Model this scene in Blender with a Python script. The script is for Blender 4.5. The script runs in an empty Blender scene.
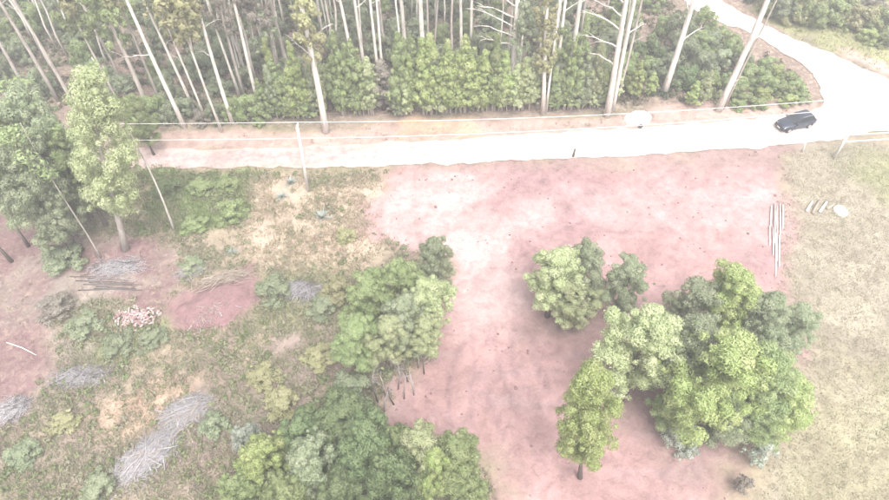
import bpy, bmesh, math, random
import numpy as np
from mathutils import Vector, Matrix
from mathutils.geometry import delaunay_2d_cdt

random.seed(7)
RNG = np.random.default_rng(7)
SC = bpy.context.scene
COL = SC.collection
R = math.radians

# ------------------------------------------------------------------ camera
CAM_H, PITCH, FPX = 42.5, R(49.0), 650.0
cam = bpy.data.cameras.new('camera')
cam.sensor_width = 36.0
cam.lens = 36.0 * FPX / 889.0
cam.clip_start, cam.clip_end = 0.5, 3000.0
camo = bpy.data.objects.new('camera', cam)
camo.location = (0, 0, CAM_H)
camo.rotation_euler = (R(90) - PITCH, 0, 0)
COL.objects.link(camo)
SC.camera = camo

# ------------------------------------------------------------------ light
SUN_EL, SUN_AZ = R(62), R(160)          # azimuth measured from +Y towards +X
w = bpy.data.worlds.new('World'); SC.world = w; w.use_nodes = True
nt = w.node_tree; nt.nodes.clear()
sky = nt.nodes.new('ShaderNodeTexSky'); sky.sky_type = 'NISHITA'; sky.sun_disc = False
sky.sun_elevation = SUN_EL; sky.sun_rotation = SUN_AZ
sky.air_density = 1.0; sky.dust_density = 4.0; sky.ozone_density = 1.0
hs = nt.nodes.new('ShaderNodeHueSaturation'); hs.inputs['Saturation'].default_value = 0.22
bg = nt.nodes.new('ShaderNodeBackground'); bg.inputs['Strength'].default_value = 0.15
wo = nt.nodes.new('ShaderNodeOutputWorld')
nt.links.new(sky.outputs[0], hs.inputs['Color']); nt.links.new(hs.outputs[0], bg.inputs['Color'])
nt.links.new(bg.outputs[0], wo.inputs[0])
sun = bpy.data.lights.new('sun', 'SUN'); sun.energy = 1.5; sun.angle = R(40); sun.color = (1.0, 0.95, 0.9)
suno = bpy.data.objects.new('sun', sun); COL.objects.link(suno)
sd = Vector((math.sin(SUN_AZ) * math.cos(SUN_EL), math.cos(SUN_AZ) * math.cos(SUN_EL), math.sin(SUN_EL)))
suno.rotation_euler = sd.to_track_quat('Z', 'Y').to_euler()
suno.location = (0, 40, 80)
SC.view_settings.view_transform = 'Standard'
SC.view_settings.look = 'None'
SC.view_settings.exposure = 1.85
SC.view_settings.gamma = 1.0
SC.view_settings.use_curve_mapping = False

# ------------------------------------------------------------------ helpers
SP, CP = math.sin(PITCH), math.cos(PITCH)
def P(px, py, h=0.0):
    """photo pixel -> point on the horizontal plane at height h"""
    u, v = (px - 444.5) / FPX, (250.0 - py) / FPX
    t = (CAM_H - h) / (SP - v * CP)
    return Vector((u * t, t * (CP + v * SP), h))
def PV(px, py, Y):
    """photo pixel -> point on the upright plane at distance Y"""
    u, v = (px - 444.5) / FPX, (250.0 - py) / FPX
    t = Y / (CP + v * SP)
    return Vector((u * t, Y, CAM_H - t * (SP - v * CP)))

def _hash(ix, iy, s):
    a = (ix.astype(np.int64) * 374761393 + iy.astype(np.int64) * 668265263 + s * 1442695041) & 0xffffffff
    a = ((a ^ (a >> 13)) * 1274126177) & 0xffffffff
    return ((a ^ (a >> 16)) & 0xffff) / 65535.0
def noise(x, y, s=0):
    x = np.asarray(x, float); y = np.asarray(y, float)
    ix, iy = np.floor(x), np.floor(y); fx, fy = x - ix, y - iy
    fx, fy = fx * fx * (3 - 2 * fx), fy * fy * (3 - 2 * fy)
    a = _hash(ix, iy, s); b = _hash(ix + 1, iy, s); c = _hash(ix, iy + 1, s); d = _hash(ix + 1, iy + 1, s)
    return (a * (1 - fx) + b * fx) * (1 - fy) + (c * (1 - fx) + d * fx) * fy - 0.5
def fbm(x, y, s=0, o=4):
    r = 0.0; a = 1.0; f = 1.0
    for i in range(o):
        r = r + a * noise(np.asarray(x) * f + 17.3 * i, np.asarray(y) * f - 9.1 * i, s + i); a *= .5; f *= 2.03
    return r
def smooth(a, b, x):
    t = np.clip((x - a) / (b - a), 0, 1); return t * t * (3 - 2 * t)
def sdist(x, y, poly):
    """signed distance to polygon, negative inside"""
    d = np.full(x.shape, 1e9); ins = np.zeros(x.shape, bool); n = len(poly)
    for i in range(n):
        ax, ay = poly[i]; bx, by = poly[(i + 1) % n]
        ex, ey = bx - ax, by - ay; wx, wy = x - ax, y - ay
        t = np.clip((wx * ex + wy * ey) / (ex * ex + ey * ey + 1e-9), 0, 1)
        d = np.minimum(d, (wx - ex * t) ** 2 + (wy - ey * t) ** 2)
        c = (ay > y) != (by > y)
        with np.errstate(divide='ignore', invalid='ignore'):
            xi = ax + (y - ay) * ex / (ey if abs(ey) > 1e-9 else 1e-9)
        ins ^= c & (x < xi)
    d = np.sqrt(d); return np.where(ins, -d, d)
def poly(*pts):
    return [(P(a, b).x, P(a, b).y) for a, b in pts]

def mesh_np(name, V, F, mat=None, attrs=None, smooth_sh=False):
    V = np.asarray(V, np.float32); F = np.asarray(F, np.int32)
    me = bpy.data.meshes.new(name); k = F.shape[1]
    me.vertices.add(len(V)); me.vertices.foreach_set('co', V.ravel())
    me.loops.add(F.size); me.loops.foreach_set('vertex_index', F.ravel())
    me.polygons.add(len(F)); me.polygons.foreach_set('loop_start', np.arange(0, F.size, k, dtype=np.int32))
    me.polygons.foreach_set('loop_total', np.full(len(F), k, np.int32))
    if smooth_sh: me.polygons.foreach_set('use_smooth', np.ones(len(F), bool))
    for an, (typ, data) in (attrs or {}).items():
        a = me.attributes.new(an, typ, 'POINT'); data = np.asarray(data, np.float32)
        if typ == 'FLOAT_COLOR':
            if data.shape[1] == 3: data = np.hstack([data, np.ones((len(data), 1), np.float32)])
            a.data.foreach_set('color', data.ravel())
        else: a.data.foreach_set('value', data.ravel())
    me.update(calc_edges=True); me.validate()
    if mat: me.materials.append(mat)
    return me
class MB:
    """collects pieces of ONE mesh"""
    def __init__(s): s.v = []; s.f = []
    def add(s, V, F):
        o = len(s.v); s.v += [tuple(p) for p in V]; s.f += [tuple(i + o for i in f) for f in F]
    def tube(s, pts, rads, n=8, cap=True):
        pts = [Vector(p) for p in pts]; V = []; F = []; prev = None
        for i, p in enumerate(pts):
            d = (pts[min(i + 1, len(pts) - 1)] - pts[max(i - 1, 0)]).normalized()
            a = d.orthogonal().normalized() if prev is None else (prev - d * prev.dot(d)).normalized()
            prev = a; b = d.cross(a)
            for k in range(n):
                t = 2 * math.pi * k / n; V.append(p + (a * math.cos(t) + b * math.sin(t)) * rads[i])
        for i in range(len(pts) - 1):
            for k in range(n):
                F.append((i * n + k, i * n + (k + 1) % n, (i + 1) * n + (k + 1) % n, (i + 1) * n + k))
        if cap: F.append(tuple(range(n - 1, -1, -1))); F.append(tuple((len(pts) - 1) * n + k for k in range(n)))
        s.add(V, F)
    def box(s, c, d, M=None):
        V = [Vector((c[0] + x * d[0] / 2, c[1] + y * d[1] / 2, c[2] + z * d[2] / 2)) for x in (-1, 1) for y in (-1, 1) for z in (-1, 1)]
        if M: V = [M @ v for v in V]
        s.add(V, [(0, 1, 3, 2), (4, 6, 7, 5), (0, 4, 5, 1), (2, 3, 7, 6), (0, 2, 6, 4), (1, 5, 7, 3)])
    def panel(s, q, th):
        """thin slab whose outer face is the quad q pushed out by th"""
        q = [Vector(p) for p in q]; n = (q[1] - q[0]).cross(q[3] - q[0]).normalized()
        V = [p - n * .02 for p in q] + [p + n * th for p in q]
        s.add(V, [(3, 2, 1, 0), (4, 5, 6, 7)] + [(i, (i + 1) % 4, 4 + (i + 1) % 4, 4 + i) for i in range(4)])
    def mesh(s, name, mat, sm=False):
        me = bpy.data.meshes.new(name); me.from_pydata([tuple(v) for v in s.v], [], s.f); me.update()
        if sm: me.polygons.foreach_set('use_smooth', np.ones(len(me.polygons), bool))
        me.materials.append(mat); return me
def obj(name, me, parent=None, loc=None, rot=None, scale=None):
    o = bpy.data.objects.new(name, me); COL.objects.link(o)
    if parent: o.parent = parent
    if loc is not None: o.location = loc
    if rot is not None: o.rotation_euler = rot
    if scale is not None: o.scale = scale
    return o
def tag(o, label=None, cat=None, group=None, kind=None):
    if label: o['label'] = label
    if cat: o['category'] = cat
    if group: o['group'] = group
    if kind: o['kind'] = kind
    return o
def thing(name, label, cat, loc=(0, 0, 0), rot=(0, 0, 0), group=None):
    return tag(obj(name, None, None, loc, rot), label, cat, group)
def ordinal(n):
    return ORD[n - 1] if n <= len(ORD) else '%dth' % n if n % 10 not in (1, 2, 3) else '%d%s' % (n, ('st', 'nd', 'rd')[n % 10 - 1])
ORD = ['first', 'second', 'third', 'fourth', 'fifth', 'sixth', 'seventh', 'eighth', 'ninth', 'tenth', 'eleventh', 'twelfth',
       'thirteenth', 'fourteenth', 'fifteenth', 'sixteenth', 'seventeenth', 'eighteenth', 'nineteenth', 'twentieth',
       'twenty-first', 'twenty-second', 'twenty-third', 'twenty-fourth', 'twenty-fifth', 'twenty-sixth', 'twenty-seventh', 'twenty-eighth']

# ------------------------------------------------------------------ materials
def nodes(name):
    m = bpy.data.materials.new(name); m.use_nodes = True; t = m.node_tree
    b = t.nodes['Principled BSDF']; o = t.nodes['Material Output']; return m, t, b, o
def ramp(t, fac, stops):
    r = t.nodes.new('ShaderNodeValToRGB'); el = r.color_ramp.elements
    while len(el) < len(stops): el.new(.5)
    for e, (p, c) in zip(el, stops): e.position = p; e.color = (*c, 1)
    t.links.new(fac, r.inputs[0]); return r.outputs[0]
def ntex(t, scale, detail=4, rough=.6, vec=None, dist=0):
    n = t.nodes.new('ShaderNodeTexNoise'); n.inputs['Scale'].default_value = scale
    n.inputs['Detail'].default_value = detail; n.inputs['Roughness'].default_value = rough; n.inputs['Distortion'].default_value = dist
    if vec is not None: t.links.new(vec, n.inputs['Vector'])
    return n.outputs['Fac']
def mixc(t, a, b, f, mode='MIX'):
    m = t.nodes.new('ShaderNodeMix'); m.data_type = 'RGBA'; m.blend_type = mode
    for sock, val in ((m.inputs[6], a), (m.inputs[7], b), (m.inputs[0], f)):
        if hasattr(val, 'is_output'): t.links.new(val, sock)
        elif isinstance(val, (int, float)): sock.default_value = val
        else: sock.default_value = (*val, 1)
    return m.outputs[2]
def bump(t, b, h, s, d=.05):
    n = t.nodes.new('ShaderNodeBump'); n.inputs['Strength'].default_value = s; n.inputs['Distance'].default_value = d
    t.links.new(h, n.inputs['Height']); t.links.new(n.outputs[0], b.inputs['Normal'])

def leaf_mat(name, ca, cb, cc):
    """leaf colours: ca to cb leaf by leaf, cc in some clumps"""
    m, t, b, o = nodes(name)
    g = t.nodes.new('ShaderNodeNewGeometry'); oi = t.nodes.new('ShaderNodeObjectInfo')
    at = t.nodes.new('ShaderNodeAttribute'); at.attribute_name = 'clump'
    c = mixc(t, ca, cb, g.outputs['Random Per Island'])
    mr = t.nodes.new('ShaderNodeMapRange'); mr.inputs[1].default_value = .45; mr.inputs[2].default_value = 1.0
    mr.inputs[4].default_value = .85; t.links.new(at.outputs['Fac'], mr.inputs[0])
    c = mixc(t, c, cc, mr.outputs[0])
    hsv = t.nodes.new('ShaderNodeHueSaturation'); t.links.new(c, hsv.inputs['Color'])
    for sock, lo, hi in (('Value', .88, 1.15), ('Hue', .487, .508)):
        q = t.nodes.new('ShaderNodeMapRange'); q.inputs[3].default_value = lo; q.inputs[4].default_value = hi
        t.links.new(oi.outputs['Random'], q.inputs[0]); t.links.new(q.outputs[0], hsv.inputs[sock])
    t.links.new(hsv.outputs[0], b.inputs['Base Color']); b.inputs['Roughness'].default_value = .55
    b.inputs['Specular IOR Level'].default_value = .2
    tr = t.nodes.new('ShaderNodeBsdfTranslucent'); t.links.new(hsv.outputs[0], tr.inputs[0])
    mx = t.nodes.new('ShaderNodeMixShader'); mx.inputs[0].default_value = .52
    t.links.new(b.outputs[0], mx.inputs[1]); t.links.new(tr.outputs[0], mx.inputs[2]); t.links.new(mx.outputs[0], o.inputs[0])
    return m
LEAF = {
    'lime': leaf_mat('leaf_lime', (.32, .39, .16), (.38, .445, .20), (.45, .485, .25)),
    'mid': leaf_mat('leaf_mid', (.25, .31, .145), (.30, .36, .18), (.36, .405, .22)),
    'grey': leaf_mat('leaf_grey', (.28, .325, .205), (.335, .38, .25), (.40, .43, .30)),
    'dark': leaf_mat('leaf_dark', (.165, .225, .11), (.205, .27, .135), (.25, .31, .165)),
    'under': leaf_mat('leaf_under', (.235, .275, .175), (.29, .33, .215), (.345, .375, .25)),
    'pale': leaf_mat('leaf_pale', (.385, .435, .245), (.45, .49, .29), (.50, .525, .34)),
    'olive': leaf_mat('leaf_olive', (.33, .33, .18), (.39, .38, .22), (.43, .41, .26)),
    'dry': leaf_mat('leaf_dry', (.25, .225, .185), (.32, .29, .245), (.37, .335, .29)),
    'silver': leaf_mat('leaf_silver', (.37, .41, .34), (.44, .475, .40), (.50, .52, .46)),
}
def bark_mat(name, c1, c2, c3, sc=3.0):
    if name != 'bark_white': c1, c2, c3 = [tuple(x * .82 for x in c) for c in (c1, c2, c3)]
    m, t, b, o = nodes(name)
    tc = t.nodes.new('ShaderNodeTexCoord'); mp = t.nodes.new('ShaderNodeMapping'); mp.inputs['Scale'].default_value = (1, 1, .18)
    t.links.new(tc.outputs['Object'], mp.inputs[0])
    f = ntex(t, sc, 6, .7, mp.outputs[0], 1.2)
    c = ramp(t, f, [(.3, c1), (.52, c2), (.72, c3)])
    oi = t.nodes.new('ShaderNodeObjectInfo'); hsv = t.nodes.new('ShaderNodeHueSaturation'); t.links.new(c, hsv.inputs['Color'])
    q = t.nodes.new('ShaderNodeMapRange'); q.inputs[3].default_value = .8; q.inputs[4].default_value = 1.15
    t.links.new(oi.outputs['Random'], q.inputs[0]); t.links.new(q.outputs[0], hsv.inputs['Value'])
    t.links.new(hsv.outputs[0], b.inputs['Base Color']); b.inputs['Roughness'].default_value = .85
    bump(t, b, f, .5, .04); return m
BARK_W = bark_mat('bark_white', (.27, .22, .18), (.58, .53, .48), (.74, .71, .67))
BARK_G = bark_mat('bark_grey', (.20, .165, .14), (.42, .37, .33), (.58, .53, .48))
BARK_D = bark_mat('bark_dark', (.07, .055, .045), (.13, .105, .09), (.20, .165, .145))
WOOD_P = bark_mat('wood_pale', (.46, .42, .39), (.66, .62, .58), (.78, .75, .72), 5)
TWIG = bark_mat('twig_grey', (.25, .235, .24), (.36, .34, .35), (.46, .44, .45), 5)
TWIG_D = bark_mat('twig_dark', (.06, .05, .05), (.10, .09, .09), (.16, .145, .145), 5)

def plain(name, c, rough=.6, metal=0, spec=.5, var=.15, sc=6):
    m, t, b, o = nodes(name)
    tc = t.nodes.new('ShaderNodeTexCoord'); f = ntex(t, sc, 4, .6, tc.outputs['Object'])
    c = tuple(x * .88 for x in c); c0 = tuple(max(0, x * (1 - var)) for x in c); c1 = tuple(min(1, x * (1 + var)) for x in c)
    t.links.new(ramp(t, f, [(.3, c0), (.7, c1)]), b.inputs['Base Color'])
    b.inputs['Roughness'].default_value = rough; b.inputs['Metallic'].default_value = metal
    b.inputs['Specular IOR Level'].default_value = spec; return m

def ground_mat(name, dist_scale=1.0):
    """zone colour from the soil map, broken up by noise at several sizes"""
    m, t, b, o = nodes(name)
    at = t.nodes.new('ShaderNodeAttribute'); at.attribute_name = 'soil'
    ro = t.nodes.new('ShaderNodeAttribute'); ro.attribute_name = 'litter'
    tc = t.nodes.new('ShaderNodeTexCoord')
    v = tc.outputs['Object']
    n1 = ntex(t, .22, 5, .6, v, .8); n2 = ntex(t, 1.3, 6, .7, v, .5); n3 = ntex(t, 7, 4, .7, v)
    c = mixc(t, at.outputs['Color'], ramp(t, n1, [(.3, (.78, .76, .76)), (.7, (1.2, 1.2, 1.2))]), 1.0, 'MULTIPLY')
    c = mixc(t, c, ramp(t, n2, [(.28, (.70, .68, .68)), (.5, (1, 1, 1)), (.75, (1.25, 1.24, 1.22))]), 1.0, 'MULTIPLY')
    c = mixc(t, c, ramp(t, n3, [(.3, (.86, .855, .85)), (.5, (1, 1, 1)), (.72, (1.12, 1.11, 1.11))]), 1.0, 'MULTIPLY')
    # dead leaves and bark scraps scattered where the map says litter
    vo = t.nodes.new('ShaderNodeTexVoronoi'); vo.inputs['Scale'].default_value = 3.2; t.links.new(v, vo.inputs['Vector'])
    lt = mixc(t, (.13, .10, .075), (.40, .33, .25), vo.outputs['Color'])
    f = t.nodes.new('ShaderNodeMath'); f.operation = 'MULTIPLY'; t.links.new(ro.outputs['Fac'], f.inputs[0]); 
    rr = ramp(t, ntex(t, 2.4, 5, .75, v, .4), [(.42, (0, 0, 0)), (.62, (1, 1, 1))]); t.links.new(rr, f.inputs[1])
    c = mixc(t, c, lt, f.outputs[0])
    t.links.new(c, b.inputs['Base Color']); b.inputs['Roughness'].default_value = .95; b.inputs['Specular IOR Level'].default_value = .15
    ad = t.nodes.new('ShaderNodeMath'); ad.operation = 'ADD'; t.links.new(n2, ad.inputs[0]); t.links.new(n3, ad.inputs[1])
    bump(t, b, ad.outputs[0], .5, .10); return m
GROUND = ground_mat('ground_soil')

# ------------------------------------------------------------------ the lie of the land
ROAD = [(-20, 150), (60, 149), (145, 149), (220, 149), (300, 147), (400, 142), (500, 136), (600, 130), (700, 123), (770, 117), (808, 113), (822, 106), (822, 92),
        (812, 74), (796, 60), (778, 50), (764, 41), (745, 31), (716, 20), (692, 9), (672, -12), (640, -40), (690, -40), (708, -10), (724, 3), (745, 14), (770, 28), (790, 38), (815, 47), (845, 60),
        (889, 80), (960, 112), (1010, 125), (1010, 146), (960, 139), (889, 131), (860, 134), (835, 139), (800, 145), (760, 148), (700, 152), (600, 157), (500, 162),
        (400, 166), (300, 168), (220, 169), (145, 168), (60, 170), (-20, 172)]
ROADP = [(P(a, b).x, P(a, b).y) for a, b in ROAD]
lx0, ly0 = ROADP[0]; lx1, ly1 = ROADP[-1]
ROADP = [(-90, ly0 + .6)] + ROADP + [(-90, ly1 + .6)]
def road_far(x):
    return 54.5 + .06 * x
def zg(x, y):
    """height of the ground"""
    x = np.asarray(x, float); y = np.asarray(y, float)
    k = smooth(.5, 6, sdist(np.atleast_1d(x), np.atleast_1d(y), ROADP)).reshape(np.shape(x))
    return (fbm(x / 14, y / 14, 3, 3) * .55 + fbm(x / 2.2, y / 2.2, 5, 2) * .10) * k - .02
def zfree(x, y):
    return (fbm(x / 14, y / 14, 3, 3) * .55 + fbm(x / 2.2, y / 2.2, 5, 2) * .10) - .02
def gz(p):
    a, b_ = np.array([p[0]]), np.array([p[1]])
    return float((zfree if p[1] < 39.5 else zg)(a, b_)[0])

Z = {
 'clay': poly((372, 168), (470, 160), (600, 156), (775, 148), (786, 180), (783, 280), (800, 360), (768, 430), (745, 520), (740, 620), (470, 620), (498, 520), (480, 470), (430, 440), (385, 425),
              (390, 385), (430, 345), (448, 270), (400, 238), (378, 215)),
 'pale1': poly((388, 195), (440, 168), (480, 175), (496, 206), (548, 206), (556, 222), (522, 240), (530, 300), (470, 335), (446, 262), (392, 236)),
 'pale2': poly((575, 195), (680, 188), (772, 190), (770, 225), (700, 235), (600, 232)),
 'red1': poly((-40, 200), (60, 225), (175, 248), (195, 285), (150, 305), (95, 298), (60, 318), (48, 375), (20, 425), (-60, 440)),
 'mound': poly((176, 300), (205, 276), (255, 262), (258, 300), (230, 332), (178, 330)),
 'straw': poly((786, 150), (1000, 132), (1100, 620), (738, 620), (746, 500), (770, 430), (800, 360), (784, 280)),
 'green1': poly((150, 170), (255, 171), (247, 215), (228, 238), (180, 232), (160, 200)),
 'tan1': poly((250, 175), (385, 175), (400, 235), (360, 275), (300, 262), (240, 270), (230, 240)),
 'tan2': poly((105, 400), (150, 375), (205, 375), (190, 410), (140, 440), (90, 430)),
 'greenR': poly((840, 165), (889, 150), (960, 160), (960, 230), (889, 200)),
 'greenR2': poly((760, 470), (830, 350), (960, 330), (960, 560), (755, 560)),
 'verge': poly((150, 130), (300, 132), (450, 122), (600, 118), (700, 100), (770, 108), (818, 100), (818, 116), (700, 126), (500, 140), (300, 150), (150, 152)),
 'orange': poly((405, 118), (470, 120), (480, 136), (400, 138)),
 'meadow': poly((745, 10), (790, -30), (1000, -30), (1000, 115), (889, 74), (820, 44), (780, 28)),
 'bankR': poly((840, 46), (889, 62), (960, 90), (960, 108), (889, 76), (845, 58)),
 'grey1': poly((45, 260), (100, 290), (110, 330), (60, 350), (40, 310)),
 'green2': poly((90, 335), (165, 325), (165, 350), (110, 372)),
 'green3': poly((240, 280), (345, 275), (350, 310), (260, 325)),
}
def curve_px(*pp):
    q = [P(*a) for a in pp]; out = []
    for i in range(len(q) - 1):
        p0, p1, p2, p3 = q[max(i - 1, 0)], q[i], q[i + 1], q[min(i + 2, len(q) - 1)]
        for k in range(8):
            t = k / 8; out.append(.5 * ((2 * p1) + (p2 - p0) * t + (2 * p0 - 5 * p1 + 4 * p2 - p3) * t * t + (3 * p1 - p0 - 3 * p2 + p3) * t ** 3))
    return [(a.x, a.y) for a in out + [q[-1]]]
TRACKS = [curve_px((560, 158), (500, 215), (478, 300), (500, 400), (560, 520)), curve_px((700, 150), (640, 205), (540, 250), (470, 350), (460, 430)), curve_px((450, 165), (520, 260), (530, 380), (640, 470), (700, 530)), curve_px((765, 170), (690, 215), (600, 225), (500, 200))]
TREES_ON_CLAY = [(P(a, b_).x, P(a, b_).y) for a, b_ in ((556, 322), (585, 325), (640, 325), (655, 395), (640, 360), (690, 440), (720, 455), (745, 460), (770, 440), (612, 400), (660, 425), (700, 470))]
def soil(x, y):
    n = fbm(x / 3.0, y / 3.0, 11, 4); n2 = fbm(x / 9.0, y / 9.0, 21, 3)
    C = np.zeros(x.shape + (3,)); L = np.zeros(x.shape)
    def lay(wt, c, lit=None):
        nonlocal C, L
        C = C * (1 - wt[..., None]) + np.array(c) * wt[..., None]
        if lit is not None: L = L * (1 - wt) + lit * wt
    def zone(k, soft=1.0, amp=1.6): return smooth(soft, -soft, sdist(x, y, Z[k]) + n * amp)
    C[:] = (.225, .19, .14); L[:] = .35
    lay(smooth(.05, .5, fbm(x / 7, y / 7, 171, 3)) * .7, (.235, .175, .17))
    lay(smooth(-.1, .45, n2), (.19, .18, .10)); lay(smooth(.05, .45, n) * .6, (.31, .25, .18)); lay(smooth(-.05, -.5, n) * .5, (.20, .155, .14))
    far = smooth(-1.5, 1.5, y - road_far(x) - 1 + n * 2)
    lay(far, (.185, .13, .115), .9); lay(far * smooth(.0, .4, n2), (.13, .12, .085))
    lay(zone('tan1', 1.5, 3), (.40, .32, .245), .2); lay(zone('tan2', 1.5, 3), (.38, .28, .21), .25)
    lay(zone('green1', 1., 2.5), (.19, .24, .105), .05); lay(zone('green2'), (.16, .19, .08), .1); lay(zone('green3', 1.5, 3) * .8, (.17, .19, .09), .2)
    lay(zone('red1', 1.2, 3.2), (.17, .10, .106), .4); lay(zone('red1', 1.2, 3.2) * smooth(.0, .45, fbm(x / 2.4, y / 2.4, 181, 4)) * .8, (.205, .165, .15), .7); lay(zone('grey1', 1.2, 3) * .8, (.27, .24, .21), .5)
    lay(zone('straw', .8, 1.8), (.28, .25, .19), .12); lay(zone('greenR', 2, 3) * .8, (.25, .26, .13)); lay(zone('greenR2', 3, 5) * .55, (.28, .265, .15))
    lay(zone('verge', .6, 1.2), (.37, .265, .235), .35); lay(zone('orange', .8, 1.5) * .8, (.46, .30, .21))
    lay(zone('meadow', 1., 2), (.25, .255, .13), .1); lay(zone('bankR', .8, 1.2), (.44, .32, .27), .1)
    cl = zone('clay', 1.7, 4.0); lay(cl, (.335, .208, .20), .05)
    lay(cl * smooth(.1, .6, n2) * .6, (.26, .155, .165)); 
    xr, yr = x * .8 + y * .6, y * .8 - x * .6
    lay(cl * smooth(.12, .5, fbm(xr / 6, yr / .7, 141, 3)) * .45, (.245, .16, .16)); lay(cl * smooth(.1, .5, fbm(x / 5, y / .8, 151, 3)) * .45, (.33, .24, .24))
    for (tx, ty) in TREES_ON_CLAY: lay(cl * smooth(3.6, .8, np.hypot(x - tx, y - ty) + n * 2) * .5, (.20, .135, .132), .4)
    for tr in TRACKS:
        dt = np.full(x.shape, 1e9)
        for (ax, ay), (bx, by) in zip(tr[:-1], tr[1:]):
            ex, ey = bx - ax, by - ay; tt = np.clip(((x - ax) * ex + (y - ay) * ey) / (ex * ex + ey * ey), 0, 1); dt = np.minimum(dt, np.hypot(x - ax - ex * tt, y - ay - ey * tt))
        lay(cl * smooth(.30, .08, np.abs(dt + n * .12 - .78)) * smooth(-.4, .2, fbm(x / 1.5, y / 1.5, 161, 3)) * .5, (.21, .135, .145))
    lay(cl * zone('pale2', 2.2, 3) * .55, (.40, .285, .28)); lay(cl * zone('pale1', 1.8, 2.6) * .8, (.41, .30, .288), 0)
    lay(cl * smooth(46.2, 48.2, y + n) * .6, (.25, .185, .165))
    lay(zone('mound', .6, 1.2), (.20, .118, .12), .2)
    lum = C.mean(-1, keepdims=True); C = lum + (C - lum) * .95
    return C * .84, L

# --- ground: one sheet out to the horizon, fine where the camera looks
fx = np.arange(-64, 64.01, .32); fy = np.arange(4, 104, .32)
ext = np.array([3, 7, 14, 26, 45, 80, 140, 240, 420, 700.])
gx = np.concatenate([fx[0] - ext[::-1], fx, fx[-1] + ext]); gy = np.concatenate([fy[0] - ext[::-1], fy, fy[-1] + ext])
GX, GY = np.meshgrid(gx, gy); sh = GX.shape
gxx, gyy = GX.ravel(), GY.ravel()
# wind rows and tyre tracks in the clay are low relief of the ground itself
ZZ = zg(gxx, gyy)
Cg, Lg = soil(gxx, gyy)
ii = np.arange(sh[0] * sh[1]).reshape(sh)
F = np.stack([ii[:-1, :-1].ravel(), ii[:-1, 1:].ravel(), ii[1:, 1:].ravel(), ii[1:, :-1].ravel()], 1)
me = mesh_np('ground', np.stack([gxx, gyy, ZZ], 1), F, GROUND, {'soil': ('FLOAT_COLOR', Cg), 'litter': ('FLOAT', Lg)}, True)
tag(obj('ground', me), kind='structure')

# --- dirt road
def jag(pp, step=.5, amp=.28):
    out = []
    for i in range(len(pp)):
        a, b = Vector(pp[i]), Vector(pp[(i + 1) % len(pp)]); L = (b - a).length; k = max(1, int(L / step)); nrm = Vector((-(b - a).y, (b - a).x)) / max(L, 1e-6)
        for j in range(k):
            p = a.lerp(b, j / k); q = float(fbm(np.array([p.x / 1.3]), np.array([p.y / 1.3]), 41, 3)[0]); out.append(p + nrm * q * amp * 2)
    return out
rim = jag(ROADP)
rx = np.array([p.x for p in rim]); ry = np.array([p.y for p in rim])
q = np.stack(np.meshgrid(np.arange(-88, 75, .6), np.arange(44, 125, .6)), -1).reshape(-1, 2); q = q + RNG.uniform(-.1, .1, q.shape)
rimt = [tuple(p) for p in rim]
q = q[sdist(q[:, 0], q[:, 1], rimt) < -.3]
pts = [Vector(p) for p in rim] + [Vector(p) for p in q]
vo, eo, fo, *_ = delaunay_2d_cdt(pts, [(i, (i + 1) % len(rim)) for i in range(len(rim))], [], 1, 1e-5)
RV = np.array([(p.x, p.y) for p in vo])
dd = -sdist(RV[:, 0], RV[:, 1], rimt)
nn = fbm(RV[:, 0] / 2.5, RV[:, 1] / 2.5, 61, 4)
ruts = fbm(RV[:, 0] / 9.0, (RV[:, 1] - .06 * RV[:, 0]) / .55, 71, 2)
edge = smooth(1.3, .0, dd + nn * 1.3)[:, None]
left = smooth(18, -16, RV[:, 0])[:, None]
rc = np.array((.60, .53, .495)) * (1 - left) + np.array((.36, .29, .28)) * left
rc = rc * .92 * (1 + .40 * ruts[:, None] + .20 * nn[:, None])
rc = rc * (1 - edge * .75) + np.array((.42, .315, .275)) * edge * .75
rz = .018 + .05 * np.clip(ruts, -.4, .4) * smooth(.1, 1, dd) + .03
me = mesh_np('dirt_road', np.column_stack([RV, rz]), np.array([f for f in fo if len(f) == 3]), GROUND, {'soil': ('FLOAT_COLOR', rc), 'litter': ('FLOAT', np.zeros(len(RV)))}, True)
tag(obj('dirt_road', me), kind='structure')

# ------------------------------------------------------------------ foliage library
def leaves(centres, radii, per, leaf, seed, flat=.85, up=.35):
    """leaf sprays on the outside of many small clumps"""
    g = np.random.default_rng(seed)
    n = np.maximum(6, (per * (radii / radii.mean()) ** 2)).astype(int)
    idx = np.repeat(np.arange(len(radii)), n); N = len(idx)
    d = g.normal(size=(N, 3)); d[:, 2] += up; d /= np.linalg.norm(d, axis=1)[:, None]
    rr = g.uniform(.25, 1.0, N) ** .5
    c = centres[idx] + d * (radii[idx] * rr)[:, None] * np.array([1, 1, flat])
    nr = d + g.normal(size=(N, 3)) * .32; nr /= np.linalg.norm(nr, axis=1)[:, None]
    a = np.cross(nr, g.normal(size=(N, 3))); a /= np.linalg.norm(a, axis=1)[:, None]
    b = np.cross(nr, a); s = leaf * g.uniform(.6, 1.35, N)[:, None]
    V = np.stack([c - a * s * .5, c - b * s * .24 + a * s * .05, c + a * s * .5 - nr * s * .12, c + b * s * .24 + a * s * .05], 1).reshape(-1, 3)
    F = np.arange(4 * N).reshape(N, 4)
    cl = np.repeat(g.random(len(radii))[idx], 4)
    return V, F, cl
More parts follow.
